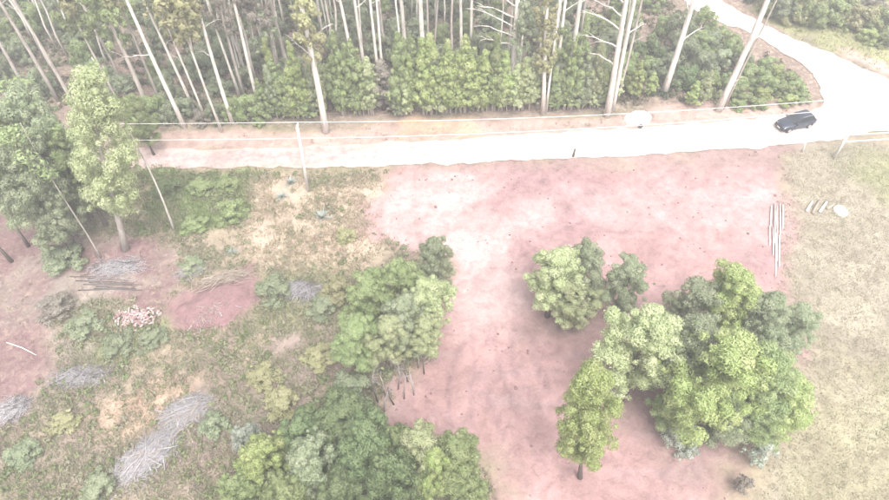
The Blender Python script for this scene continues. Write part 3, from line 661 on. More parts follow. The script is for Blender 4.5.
for lb, x, y, h, r, m, v, kd in CB: by_top('broadleaf_tree', lb, x, y, h, r, kd, m, v, GB, BARK_D)

# left-hand trees near the road
b, p = top_h((126, 250), (84, 66))
plant('leaning_tree', 'tall pale feathery tree rising in front of the left forest', 'tree', b, p.z, 2.75, 'tall', 'pale', 0, None, BARK_G, top=p)
GE = 'trees at the left edge above the red soil'
LE = [('rounded green tree behind the feathery one at the left edge', 14, 88, 14, 2.7, 'grey', 1), ('lower leafy tree at the far left edge', 0, 150, 12, 2.6, 'grey', 0), ('green tree between the left edge and the feathery tree', 50, 128, 11, 2.2, 'mid', 0), ('grey-green tree under the left edge trees above red soil', 30, 168, 9.5, 2.2, 'grey', 2),
 ('green tree right of the feathery one near the road end', 128, 96, 7, 1.6, 'mid', 1), ('tree at the left edge half out of the photo', -20, 112, 13, 2.6, 'mid', 2)]
for lb, x, y, h, r, m, v in LE: by_top('edge_tree', lb, x, y, h, r, 'tree', m, v, GE, BARK_D)
for lb, f, u, r, bk in (('thin white trunk slanting up to the left beside the green verge', (175, 232), (122, 116), .10, BARK_W), ('thin white trunk slanting off the left photo edge over red soil', (46, 239), (0, 178), .10, BARK_W), ('pale trunk rising through the crowns above the red soil', (66, 206), (36, 160), .10, BARK_W),
                        ('second thin white trunk rising through the crowns above the red soil', (70, 212), (46, 170), .08, BARK_G), ('dark trunk slanting left from the red soil under the left trees', (59, 241), (30, 188), .16, BARK_D), ('dark trunk at the left photo edge over the red soil', (12, 262), (-20, 220), .14, BARK_D),
                        ('dark trunk under the middle of the left trees over red soil', (28, 246), (6, 212), .13, BARK_D), ('thin grey trunk under the feathery tree on the red soil', (101, 258), (86, 232), .08, BARK_G)):
    tall_tree('slender_tree', lb, f, u, r, bk, 17.5 if f[0] == 175 else 14.5, True, 'slender trunks above the red soil', (), 'mid', 60 + len(lb), None)
# bare stems beside the clay
STM = [(378, 402), (386, 396), (394, 404), (398, 388), (408, 380), (414, 394), (384, 412), (424, 372), (404, 398), (372, 392), (418, 366)]
for i, (x, y) in enumerate(sorted(STM)):
    g = random.Random(i); b = P(x, y); b.z = gz(b) - .05; t = thing('bare_sapling', '%s bare grey sapling from the left at the clay edge beneath the clump' % ORD[i], 'sapling', b, group='bare saplings at the clay edge')
    mb = MB(); tip = Vector((g.uniform(-.5, .5), g.uniform(-.2, .6), g.uniform(2.2, 3.6))); mid = tip * .5 + Vector((g.uniform(-.15, .15), g.uniform(-.1, .1), 0)); mb.tube([(0, 0, 0), mid, tip], [.06, .045, .015], 6)
    obj('trunk', mb.mesh('trunk', (BARK_G, BARK_D, TWIG)[i % 3], True), t)
    for k in range(5):
        s = g.uniform(.4, .95); a = mid.lerp(tip, (s - .5) * 2) if s > .5 else mid * s * 2; e = a + Vector((g.uniform(-.7, .7), g.uniform(-.5, .5), g.uniform(.2, .7))); m2 = MB(); m2.tube([a, e], [.022, .006], 4); obj('branch', m2.mesh('branch', TWIG, True), t)

# shrubs in the rough ground on the left
SHR = [('bright green leafy bush on the grass verge below the road', 228, 206, 1.6, 1.7, 'mid', 0), ('grey-green bush on the red soil under the left trees', 62, 252, 1.6, 2.0, 'under', 1), ('dull grey bush left of the pale rubble heap', 52, 304, 1.2, 1.7, 'dry', 0),
 ('grey weedy bush above the green mound of grass', 84, 322, 1., 1.6, 'grey', 1), ('bright low bush under the pale rubble heap', 150, 336, .8, 1.3, 'mid', 2), ('second low green bush under the pale rubble heap', 118, 342, .8, 1.4, 'mid', 1),
 ('green bush right of the red soil mound', 272, 284, 1.3, 1.7, 'mid', 0), ('olive bush between grey brush and the tree clump', 338, 284, 1.4, 1.6, 'olive', 1), ('low bush left of the tree clump', 322, 302, 1., 1.5, 'mid', 2), ('low green bush under the verge bush', 192, 222, 1., 1.4, 'mid', 1),
 ('dark green weedy bush at the left end of the verge', 166, 184, 1.2, 1.6, 'dark', 0), ('second verge bush near the road', 200, 184, 1., 1.6, 'mid', 2), ('third verge bush near the road', 226, 180, .9, 1.4, 'mid', 0), ('bluish bush at the bottom left corner below the grey brushwood', 96, 486, 1.2, 1.4, 'grey', 2),
 ('green bush right of the grey brushwood pile', 212, 420, 1.1, 1.2, 'mid', 1), ('olive bush above the bottom thicket', 280, 398, 1.2, 1.6, 'olive', 2), ('dull bush left of the bare saplings', 350, 384, 1.5, 1.8, 'mid', 0), ('brown bush above the grey brushwood', 262, 372, .9, 1.4, 'olive', 0), ('low bush beside the lane of dry grass left of the clump', 318, 352, 1., 1.5, 'olive', 1), ('small bush at the left photo edge above the corner', 20, 452, .9, 1.3, 'mid', 0), ('small green bush on the brown slope at lower left', 62, 420, .7, 1.2, 'olive', 2), ('low green bush in tan grass below the pole', 345, 232, .8, 1.1, 'olive', 0), ('grey bush by the stick bundle', 190, 262, .9, 1.2, 'grey', 0)]
for lb, x, y, h, r, m, v in SHR: m = {'mid': 'under', 'dark': 'mid'}.get(m, m) if 'verge' not in lb else m; by_top('wild_shrub', lb, x, y, h, r, 'shrub', m, v, None, BARK_D, crown_name='foliage', stem_name='stem', limbs=6)

# spiky silver rosettes near the pole
def rosette(label, px, py, s, n=26):
    g = random.Random(px); b = P(px, py); b.z = gz(b); t = thing('spiky_plant', label, 'plant', b, (0, 0, g.uniform(0, 6)), 'spiky silver plants near the utility pole')
    for k in range(n):
        a = k * 2.4; el = g.uniform(.25, 1.35); L = s * g.uniform(.7, 1.1); d = Vector((math.cos(a) * math.cos(el), math.sin(a) * math.cos(el), math.sin(el))); sd_ = Vector((-math.sin(a), math.cos(a), 0)); up = d.cross(sd_)
        m = MB(); w_ = .055 * s; q = []
        for tt, ww in ((0, .7), (.35, 1), (.75, .6), (1, .05)):
            c = d * L * tt - Vector((0, 0, .25 * L * tt * tt)); q += [c - sd_ * w_ * ww, c - up * w_ * .35 * ww, c + sd_ * w_ * ww]
        F = []
        for i in range(3):
            for j in range(2): F.append((i * 3 + j, i * 3 + j + 1, i * 3 + j + 4, i * 3 + j + 3))
            F.append((i * 3 + 2, i * 3, i * 3 + 3, i * 3 + 5))
        m.add(q, F); obj('leaf', m.mesh('leaf', SILV, False), t)
SILV = plain('silver_leaf', (.24, .27, .24), .6)
for lb, x, y, s in (('spiky silver plant directly left of the utility pole foot', 291, 184, 1.1), ('large spiky silver plant below right of the utility pole foot', 322, 218, 1.3), ('small spiky silver plant in tan grass left of the utility pole', 282, 198, .9), ('spiky pale plant by the rough ground left of the grey brush', 232, 254, .8)):
    rosette(lb, x, y, s)

# ------------------------------------------------------------------ utility pole, wires, posts
def pole_mesh(H, r0, r1, lean=(0, 0)):
    mb = MB(); mb.tube([(0, 0, -.3), (lean[0] * .5, lean[1] * .5, H * .5), (lean[0], lean[1], H)], [r0, (r0 + r1) / 2, r1], 12); return mb
b, p = top_h((308, 191), (297, 125)); b.z = gz(b)
t = thing('utility_pole', 'pale wooden utility pole below the road carrying two wires', 'pole', b)
PH = p.z - b.z; lean = (p.x - b.x, 0)
obj('shaft', pole_mesh(PH, .15, .10, lean).mesh('shaft', WOOD_P, True), t)
IRON = plain('galvanised_iron', (.42, .42, .42), .45, .7); CER = plain('porcelain', (.75, .73, .70), .25)
mb = MB(); mb.box((lean[0], 0, PH - .25), (.10, .9, .12)); obj('crossarm', mb.mesh('crossarm', WOOD_P), t)
for yy, zz in ((-.36, PH - .06), (.36, PH - .06), (-.18, PH - 1.35)):
    mb = MB(); xx = lean[0] * zz / PH; mb.tube([(xx, yy, zz - .14), (xx, yy, zz - .06), (xx, yy, zz), (xx, yy, zz + .06), (xx, yy, zz + .09)], [.025, .06, .045, .06, .02], 8); obj('insulator', mb.mesh('insulator', CER, True), t)
mb = MB(); mb.box((lean[0] * .84, -.13, PH - 1.5), (.06, .12, .3)); obj('bracket', mb.mesh('bracket', IRON), t)
WIREM = plain('bare_wire', (.72, .70, .68), .4, .2)
def wire(label, pts, r=.02):
    out = []
    for a, c, sag in pts:
        a, c = Vector(a), Vector(c); n = 26
        for i in range(n):
            s = i / n; out.append(a.lerp(c, s) - Vector((0, 0, sag * 4 * s * (1 - s))))
    out.append(Vector(pts[-1][1])); mb = MB(); mb.tube(out, [r] * len(out), 6)
    tag(obj('overhead_wire', mb.mesh('overhead_wire', WIREM, True)), label, 'wire', 'overhead wires along the road')
pt = Vector((b.x + lean[0], b.y, PH + b.z))
far_r = P(960, 88, 8.6)
wire('upper of two pale overhead wires strung along the road past the pole', [((-78, pt.y + .8, 8.2), pt + Vector((0, .36, .02)), .5), (pt + Vector((0, .36, .02)), far_r, .9)])
wire('lower of two pale overhead wires strung along the road past the pole', [((-78, pt.y + .2, 6.8), pt + Vector((-lean[0] * .16, -.18, -1.30)), .5), (pt + Vector((-lean[0] * .16, -.18, -1.30)), far_r + Vector((0, -.6, -.55)), .9)])
# roadside fence at the right
b, p = top_h((834, 158), (849, 133)); b.z = gz(b)
t = thing('road_fence', 'leaning pale post with two rails by the road near the car', 'fence', b)
mb = pole_mesh(p.z * 1.06, .15, .12, (p.x - b.x, 0)); obj('post', mb.mesh('post', WOOD_P, True), t)
mb = MB(); mb.tube([(9.0, 1.6, -.3), (9.2, 1.6, 2.6)], [.10, .09], 10); obj('post', mb.mesh('post', WOOD_P, True), t)
for z0, z1 in ((p.z - .15, 2.35), (p.z - .95, 1.55)):
    mb = MB(); x0 = (p.x - b.x) * z0 / p.z; mb.tube([(x0 - .2, -.14, z0), (4.6, .72, (z0 + z1) / 2 - .06), (9.3, 1.47, z1)], [.06, .055, .06], 8); obj('rail', mb.mesh('rail', WOOD_P, True), t)
b, p = top_h((803, 152), (806, 140)); b.z = gz(b)
mb = pole_mesh(p.z, .09, .075, (p.x - b.x, 0)); mb.tube([(p.x - b.x, 0, p.z), (p.x - b.x, 0, p.z + .03)], [.07, .02], 10)
tag(obj('marker_post', mb.mesh('marker_post', WOOD_P, True), None, b), 'short pale post at the road edge below the car', 'post')
b = P(573, 157); b.z = gz(b); mb = pole_mesh(1.05, .12, .10, (.05, 0)); mb.tube([(.05, 0, 1.05), (.05, 0, 1.10)], [.09, .03], 10)
tag(obj('marker_post', mb.mesh('marker_post', BARK_D, True), None, b), 'short dark post on the near road edge above the bare clay', 'post')

# ------------------------------------------------------------------ car
def build_car(front, rear):
    f, r_ = P(*front), P(*rear); ang = math.atan2(f.y - r_.y, f.x - r_.x); c = (f + r_) / 2
    PAINT = plain('car_paint', (.035, .045, .065), .22, .35, .6, .08); GLASS = plain('car_glass', (.03, .035, .04), .12, 0, .35, .05); RUB = plain('tyre_rubber', (.02, .02, .02), .85); TRIM = plain('black_trim', (.025, .025, .027), .5)
    ALLOY = plain('alloy', (.5, .5, .52), .3, .9); LAMP = plain('headlamp_glass', (.85, .86, .86), .1); RED = plain('tail_lamp', (.35, .03, .03), .2); PLATE = plain('number_plate', (.7, .7, .68), .5)
    t = thing('parked_car', 'dark blue-black car on the pale road near the junction, facing left', 'car', (c.x, c.y, .055), (0, 0, ang)); t.scale = (.94, .94, .94)
    # lower body: cross-sections from tail to nose (x, zlow, zhigh, halfwidth)
    st = [(-2.12, .42, .80, .70), (-2.05, .32, .93, .80), (-1.75, .26, .98, .85), (-1.2, .24, .97, .865), (-.3, .23, .96, .87), (.5, .23, .95, .87), (.85, .24, .94, .865), (1.25, .25, .90, .855), (1.65, .26, .84, .83), (1.95, .28, .76, .77), (2.10, .36, .64, .66)]
    V = []; F = []
    for x, zl, zh, hw in st:
        h = zh - zl
        sec = [(-.80, 0), (-.97, .12), (-1, .45), (-.97, .80), (-.86, .97), (-.45, 1.03), (0, 1.05), (.45, 1.03), (.86, .97), (.97, .80), (1, .45), (.97, .12), (.80, 0)]
        V += [(x, y * hw, zl + z * h) for y, z in sec]
    n = 13
    for i in range(len(st) - 1):
        for k in range(n): F.append((i * n + k, (i + 1) * n + k, (i + 1) * n + (k + 1) % n, i * n + (k + 1) % n))
    F += [tuple(range(n)), tuple((len(st) - 1) * n + k for k in range(n - 1, -1, -1))]
    mb = MB(); mb.add(V, F); body = obj('body', mb.mesh('body', PAINT, True), t)
    # cabin: belt line to roof
    A = {k: Vector(v) for k, v in dict(rb=(-1.98, .76, .95), ra=(-1.55, .60, 1.44), fa=(-.02, .60, 1.45), fb=(.92, .74, .93)).items()}
    def mir(v): return Vector((v.x, -v.y, v.z))
    mb = MB(); Vv = [A['rb'], A['ra'], A['fa'], A['fb'], mir(A['rb']), mir(A['ra']), mir(A['fa']), mir(A['fb'])]
    mb.add(Vv, [(0, 1, 2, 3), (7, 6, 5, 4), (0, 4, 5, 1), (3, 2, 6, 7), (4, 0, 3, 7)]); obj('cabin', mb.mesh('cabin', PAINT), t)
    rx0, rx1 = -1.55, -.02; V = []; F = []
    for x, z in ((-1.60, 1.42), (-1.35, 1.475), (-.8, 1.50), (-.25, 1.49), (.02, 1.435)):
        for y, dz in ((-.615, -.02), (-.53, .0), (-.25, .022), (0, .03), (.25, .022), (.53, 0), (.615, -.02)): V.append((x, y, z + dz))
    for i in range(4):
        for k in range(6): F.append((i * 7 + k, (i + 1) * 7 + k, (i + 1) * 7 + k + 1, i * 7 + k + 1))
    mb = MB(); mb.add(V, F); rf = obj('roof', mb.mesh('roof', PAINT, True), t)
    for s in (-1, 1):
        mb = MB(); mb.tube([(-1.4, s * .56, 1.50), (-1.3, s * .56, 1.54), (-.3, s * .56, 1.55), (-.2, s * .56, 1.50)], [.02] * 4, 6); obj('roof_rail', mb.mesh('roof_rail', ALLOY, True), rf)
    def quad(a, b_, c_, d, ins): 
        ce = (a + b_ + c_ + d) / 4; return [p.lerp(ce, ins) for p in (a, b_, c_, d)]
    mb = MB(); mb.panel(quad(A['fb'], A['fa'], mir(A['fa']), mir(A['fb']), .09), .008); obj('windscreen', mb.mesh('windscreen', GLASS), t)
    mb = MB(); mb.panel(quad(mir(A['rb']), mir(A['ra']), A['ra'], A['rb'], .14), .008); obj('rear_window', mb.mesh('rear_window', GLASS), t)
    for s in (1, -1):
        def S(x, z):
            k = (z - .95) / .5; y = .76 + (.60 - .76) * k; return Vector((x, s * (y + .002), z))
        for lo0, lo1, hi0, hi1 in ((-1.62, -1.12, -1.42, -1.12), (-1.05, -.32, -1.05, -.32), (-.25, .66, -.25, -.02)):
            q = [S(lo0, 1.0), S(lo1, 1.0), S(hi1, 1.38), S(hi0, 1.38)]
            if s > 0: q = q[::-1]
            mb = MB(); mb.panel(q, .008); obj('side_window', mb.mesh('side_window', GLASS), t)
        for x0, x1 in ((-1.12, -.27), (-.23, .72)):
            q = [Vector((x0, s * .868, .34)), Vector((x1, s * .868, .34)), Vector((x1, s * .848, .86)), Vector((x0, s * .848, .86))]
            if s > 0: q = q[::-1]
            mb = MB(); mb.panel(q, .010); dr = obj('door', mb.mesh('door', PAINT), t)
            mb = MB(); mb.box((x0 + .14, s * .875, .80), (.16, .03, .03)); obj('handle', mb.mesh('handle', TRIM), dr)
        mb = MB(); mb.box((.62, s * .93, 1.0), (.12, .20, .13)); obj('mirror', mb.mesh('mirror', PAINT), t)
        mb = MB(); mb.panel([Vector((2.06, s * .42, .60)), Vector((1.99, s * .74, .60)), Vector((1.90, s * .74, .74)), Vector((2.0, s * .42, .72))][::s], .02); obj('headlight', mb.mesh('headlight', LAMP), t)
        mb = MB(); mb.box((-2.07, s * .66, .80), (.10, .16, .24)); obj('tail_light', mb.mesh('tail_light', RED), t)
        for x in (1.32, -1.30):
            mb = MB(); mb.tube([(x, s * .66, .31), (x, s * .69, .31), (x, s * .86, .31), (x, s * .89, .31)], [.25, .31, .31, .27], 20); wh = obj('wheel', mb.mesh('tyre', RUB, True), t)
            mb = MB(); mb.tube([(x, s * .86, .31), (x, s * .897, .31)], [.20, .19], 16); obj('rim', mb.mesh('rim', ALLOY), wh)
            mb = MB(); arc = [(x + math.cos(a) * .37, s * .855, .31 + math.sin(a) * .37) for a in [math.pi * k / 10 for k in range(11)]]; mb.tube(arc, [.045] * 11, 6); obj('wheel_arch', mb.mesh('wheel_arch', TRIM, True), t)
    mb = MB(); mb.box((2.06, 0, .40), (.14, 1.30, .16)); bp = obj('bumper', mb.mesh('bumper', TRIM), t); mb = MB(); mb.box((2.14, 0, .42), (.02, .42, .11)); obj('plate', mb.mesh('plate', PLATE), bp)
    mb = MB(); mb.box((-2.10, 0, .46), (.14, 1.36, .18)); bp = obj('bumper', mb.mesh('bumper', TRIM), t); mb = MB(); mb.box((-2.18, 0, .52), (.02, .42, .11)); obj('plate', mb.mesh('plate', PLATE), bp)
    mb = MB(); mb.box((2.08, 0, .60), (.06, .78, .10)); obj('grille', mb.mesh('grille', TRIM), t)
build_car((774, 131), (812, 122))

# ------------------------------------------------------------------ heaps, logs, brushwood
def mound(name, label, cat, px, py, rx_, ry_, h, mat, rot=0., seed=0):
    b = P(px, py); n = 40; V = []; g = np.random.default_rng(seed)
    xs = np.linspace(-1.15, 1.15, n); X, Y = np.meshgrid(xs, xs); r = np.sqrt(X * X + Y * Y); nn = fbm(X * 2.2 + seed * 7, Y * 2.2, 31 + seed, 4)
    Zm = h * np.clip(1 - (r + nn * .35) ** 2, 0, None) ** .8 * (1 + nn * .5) + fbm(X * 9, Y * 9, 33, 2) * .06 * h - .06 * (r > .95)
    ca, sa = math.cos(rot), math.sin(rot); WX = b.x + ca * X * rx_ - sa * Y * ry_; WY = b.y + sa * X * rx_ + ca * Y * ry_
    zb = zg(WX.ravel(), WY.ravel()); ii = np.arange(n * n).reshape(n, n); F = np.stack([ii[:-1, :-1].ravel(), ii[:-1, 1:].ravel(), ii[1:, 1:].ravel(), ii[1:, :-1].ravel()], 1)
    V = np.stack([WX.ravel() - b.x, WY.ravel() - b.y, zb + Zm.ravel() - .02], 1)
    keep = (r.ravel()[F].max(1) < 1.12); me = mesh_np(name, V, F[keep], mat, None, True)
    return tag(obj(name, me, None, (b.x, b.y, 0)), label, cat), (lambda x, y: gz((x, y)) + h * .6)
CLAYM = None
def soil_plain(name, c):
    m, t, b, o = nodes(name); tc = t.nodes.new('ShaderNodeTexCoord'); n2 = ntex(t, 2.2, 6, .7, tc.outputs['Object'], .5); n3 = ntex(t, 9, 4, .7, tc.outputs['Object'])
    cc = mixc(t, c, ramp(t, n2, [(.28, (.68, .66, .66)), (.5, (1, 1, 1)), (.75, (1.22, 1.22, 1.2))]), 1.0, 'MULTIPLY'); t.links.new(cc, b.inputs['Base Color']); b.inputs['Roughness'].default_value = .95; bump(t, b, n3, .8, .1); return m
REDM = soil_plain('red_clay', (.185, .105, .108)); SANDM = soil_plain('white_sand', (.78, .75, .71))
def brush(name, label, cat, px, py, L, W, h, n_big, n_fine, mats, rot, seed, sl=(1.2, 2.6), rad=.03, spread=.5):
    """a heap of cut branches: each large branch a part, the fine twigs joined"""
    g = random.Random(seed); b = P(px, py); b.z = gz(b); t = thing(name, label, cat, b, (0, 0, 0)); ca, sa = math.cos(rot), math.sin(rot)
    def stick(len_, r, mbx):
        u, v = g.gauss(0, .38), g.gauss(0, .38); k = max(0, 1 - u * u - v * v); x, y = u * L, v * W; X, Y = ca * x - sa * y, sa * x + ca * y
        z = gz((b.x + X, b.y + Y)) - b.z + h * k * g.uniform(.35, 1.0) + r; a = rot + g.gauss(0, spread); d = Vector((math.cos(a), math.sin(a), g.gauss(0, .10))).normalized(); p0 = Vector((X, Y, z)); q0 = p0 - d * len_ / 2; q1 = p0 + d * len_ / 2
        m_ = p0 + Vector((g.uniform(-.1, .1), g.uniform(-.1, .1), g.uniform(-.02, .12))) * len_ * .5
        for qq in (q0, q1): qq.z = max(qq.z, gz((b.x + qq.x, b.y + qq.y)) - b.z + r * .6)
        mbx.tube([q0, m_, q1], [r, r * .8, r * .35], 5); return m_, d, len_
    for i in range(n_big):
        mbx = MB(); r = rad * g.uniform(.7, 1.6); m_, d, l_ = stick(g.uniform(*sl), r, mbx)
        for k in range(2):
            e = m_ + d * l_ * g.uniform(.15, .4) + Vector((g.uniform(-.4, .4), g.uniform(-.4, .4), g.uniform(0, .3))); mbx.tube([m_, e], [r * .5, r * .15], 4)
        obj('branch', mbx.mesh('branch', mats[i % len(mats)], True), t)
    mbx = MB()
    for i in range(n_fine): stick(g.uniform(.3, 1.0), .011 * g.uniform(.7, 1.4), mbx)
    tag(obj('twigs', mbx.mesh('twigs', mats[0], True), t), kind='stuff'); return t
STRAW = bark_mat('straw_stalk', (.26, .205, .165), (.36, .30, .245), (.44, .385, .33), 5)
RUST = bark_mat('rusty_twig', (.20, .125, .12), (.33, .22, .215), (.44, .33, .32), 5)
mound('soil_mound', 'heap of reddish clay with dry straw beside the rough ground', 'heap', 214, 306, 2.9, 2.0, .75, REDM, .5, 1)
brush('brush_pile', 'reddish brush and roots strewn over the clay heap', 'brush pile', 214, 310, 2.6, 1.6, .75, 110, 1100, [RUST, TWIG, RUST, STRAW], .8, 14, (.6, 1.7), .024, 1.2)
mound('sand_heap', 'bright white heap of sand on the far verge of the road', 'heap', 638, 119, 1.5, 1.0, 1.0, SANDM, .15, 5)
mb = MB(); mb.tube([(0, 0, -.05), (.02, 0, .2), (.05, 0, .42), (.03, 0, .5)], [.2, .24, .17, .05], 7); bb = P(640, 128); tag(obj('dark_stone', mb.mesh('dark_stone', plain('dark_rock', (.07, .065, .06), .9)), None, (bb.x, bb.y, .03)), 'small dark stone at the foot of the white heap', 'stone')
# straw and sticks on the red mound
brush('brush_pile', 'large pile of grey cut branches at the lower left', 'brush pile', 150, 456, 3.0, 1.5, .6, 150, 2200, [TWIG, TWIG, TWIG, TWIG, STRAW], .95, 1, (.9, 2.4), .026, .6)
brush('brush_pile', 'smaller pile of grey brushwood above the large pile', 'brush pile', 186, 412, 2.2, 1.4, .5, 100, 1600, [TWIG, TWIG, TWIG, STRAW], .6, 2, (.8, 2.0), .024, .8)
brush('brush_pile', 'upright tangle of grey dead brush in the rough ground centre left', 'brush pile', 302, 292, 1.1, 1.9, .8, 70, 800, [TWIG, TWIG_D, TWIG], 1.5, 3, (.7, 1.8), .022, .7)
brush('straw_pile', 'dry pale stalks lying over the red clay heap', 'brush pile', 226, 282, 2.6, .8, .9, 50, 320, [STRAW, STRAW], .35, 4, (1., 2.4), .02, .35)
brush('brush_pile', 'grey brushwood between the white-barked trunk and red clay heap', 'brush pile', 192, 272, 1.5, .9, .4, 45, 300, [TWIG, STRAW], .3, 5, (.8, 1.6), .022, .7)
brush('brush_pile', 'flat scatter of dark brush below the grey weedy bush', 'brush pile', 82, 378, 2.6, 1.2, .3, 60, 700, [TWIG, TWIG_D], .1, 6, (.8, 1.8), .02, .8)
brush('brush_pile', 'pale twig scatter at the left photo edge below the red soil', 'brush pile', 14, 412, 1.6, 1.2, .3, 50, 600, [TWIG, TWIG_D], .3, 7, (.6, 1.5), .022, .9)
brush('brush_pile', 'dark leaf and twig litter under the left trees', 'brush pile', 118, 268, 2.8, 1.3, .25, 60, 700, [TWIG, TWIG_D], .1, 8, (.8, 1.8), .02, .7)
# bundle of thin poles
g = random.Random(31)
for i in range(8):
    b = P(70 + g.uniform(0, 26), 277 + i * 2.0); L = g.uniform(3.2, 5.2); a = g.uniform(-.07, .05); z0 = gz(b); e = Vector((b.x + L * math.cos(a), b.y + L * math.sin(a), 0)); z1 = gz(e); mb = MB()
    mid_ = Vector((L / 2 * math.cos(a), L / 2 * math.sin(a), max(0, gz((b + e) / 2) - z0) + .10)); mb.tube([(0, 0, .07), mid_, (L * math.cos(a), L * math.sin(a), z1 - z0 + .07)], [.04, .035, .025], 7)
    tag(obj('cut_pole', mb.mesh('cut_pole', TWIG_D, True), None, (b.x, b.y, z0)), '%s thin cut pole from the back in the bundle on red soil' % ORD[i], 'pole', 'thin poles bundled on the red soil')
# long pale poles beside the clay
LG = [(771.0, 207, 226), (774.2, 205, 244), (776.6, 208, 232), (779.6, 204, 243), (782.2, 206, 230), (769.6, 226, 246), (772.6, 228, 256), (775.6, 234, 277), (778.6, 236, 268), (777.2, 222, 262)]
for i, (x, y0, y1) in enumerate(sorted(LG)):
    g = random.Random(i + 3); a = P(x + g.uniform(-.3, .3), y0); c = P(x - .3 + g.uniform(-.5, .5), y1); za, zc = gz(a), gz(c); zz = .08 + .07 * (i % 2); mb = MB(); d = c - a
    m_ = Vector((d.x * .5 + g.uniform(-.06, .06), d.y * .5, max((zc - za) * .5, gz((a + c) / 2) - za) + zz)); mb.tube([(0, 0, zz), m_, (d.x, d.y, zc - za + zz)], [.062, .055, .04], 9)
    tag(obj('log', mb.mesh('log', WOOD_P, True), None, (a.x, a.y, za)), '%s long pale pole from the left in the row beside the bare clay' % ORD[i], 'log', 'long pale poles lying beside the bare clay')
# pale slab and logs in the dry grass
b = P(840, 212); b.z = gz(b); mb = MB(); g = random.Random(9); ring = [(math.cos(a) * .62 * g.uniform(.8, 1.15), math.sin(a) * .75 * g.uniform(.8, 1.15)) for a in [k * math.pi / 4 for k in range(8)]]
V = [(x * 1.05, y * 1.05, -.05) for x, y in ring] + [(x, y, .14) for x, y in ring] + [(x * .8, y * .8, .2 + g.uniform(-.02, .03)) for x, y in ring]; F = [tuple(16 + k for k in range(8))]
for l in (0, 8):
    for k in range(8): F.append((l + k, l + (k + 1) % 8, l + 8 + (k + 1) % 8, l + 8 + k))
mb.add(V, F); tag(obj('flat_stone', mb.mesh('flat_stone', plain('pale_stone', (.68, .64, .56), .9)), None, b), 'pale flat stone lying in the dry grass at right', 'stone')
for i, (x0, y0, x1, y1) in enumerate([(806, 212, 812, 202), (812, 214, 819, 201), (819, 213, 826, 203), (826, 210, 833, 206)]):
    a, c = P(x0, y0), P(x1, y1); za, zc = gz(a), gz(c); mb = MB(); d = c - a; mb.tube([(0, 0, .1), (d.x * .5, d.y * .5, (zc - za) / 2 + .12), (d.x, d.y, zc - za + .1)], [.13, .12, .10], 9)
    tag(obj('log', mb.mesh('log', (WOOD_P, STRAW)[i % 2], True), None, (a.x, a.y, za)), '%s short pale log from the left beside the flat stone' % ORD[i], 'log', 'short pale logs beside the flat stone')
a, c = P(838, 24), P(866, 36); d = c - a; mb = MB(); mb.tube([(0, 0, .25), (d.x * .5, d.y * .5, .32), (d.x, d.y, .25)], [.26, .24, .17], 9); tag(obj('fallen_log', mb.mesh('fallen_log', BARK_D, True), None, (a.x, a.y, gz(a))), 'dark fallen log in the meadow above the junction', 'log')
b = P(475, 457); b.z = gz(b); mb = MB(); mb.tube([(0, 0, -.03), (.02, .02, .1), (.0, .02, .22), (.05, .0, .3), (.06, .0, .36)], [.14, .2, .17, .08, .03], 9); tag(obj('white_bag', mb.mesh('white_bag', plain('white_plastic', (.8, .8, .78), .4), True), None, b), 'small white bag on the clay beside the bottom thicket', 'bag')
a, c = P(8, 344), P(38, 357); d = c - a; mb = MB(); mb.tube([(0, 0, .06), (d.x * .5, d.y * .5 + .1, gz((a + c) / 2) - gz(a) + .08), (d.x, d.y, gz(c) - gz(a) + .06)], [.045, .04, .02], 7); tag(obj('fallen_branch', mb.mesh('fallen_branch', WOOD_P, True), None, (a.x, a.y, gz(a))), 'single pale branch lying on the red soil at left', 'branch')
# rubble heap of pale chunks
b = P(138, 320); b.z = gz(b); t = thing('rubble_heap', 'heap of pale pinkish broken pieces on the left slope', 'rubble', b); g = random.Random(12)
RUB = [soil_plain('rubble_pale', (.36, .285, .275)), soil_plain('rubble_pink', (.25, .16, .155)), soil_plain('rubble_white', (.50, .43, .41))]
CH = []
for k in range(5):
    mb = MB(); d = Vector((g.uniform(.22, .5), g.uniform(.1, .2), g.uniform(.08, .16))); V = [Vector((x * d.x / 2 * g.uniform(.7, 1), y * d.y / 2 * g.uniform(.7, 1), z * d.z / 2 * g.uniform(.7, 1))) for x in (-1, 1) for y in (-1, 1) for z in (-1, 1)]
    mb.add(V, [(0, 1, 3, 2), (4, 6, 7, 5), (0, 4, 5, 1), (2, 3, 7, 6), (0, 2, 6, 4), (1, 5, 7, 3)]); CH.append(mb.mesh('chunk', RUB[k % 3]))
for k in range(170):
    u, v = g.gauss(0, .42), g.gauss(0, .42); rr = u * u + v * v
    if rr > 1.1: continue
    x, y = u * 2.0, v * 1.25; z = gz((b.x + x, b.y + y)) - b.z + .45 * max(0, 1 - rr) * g.uniform(.5, 1) + .04
    obj('chunk', CH[k % 5], t, (x, y, z), (g.uniform(-.5, .5), g.uniform(-.5, .5), g.uniform(0, 6)))
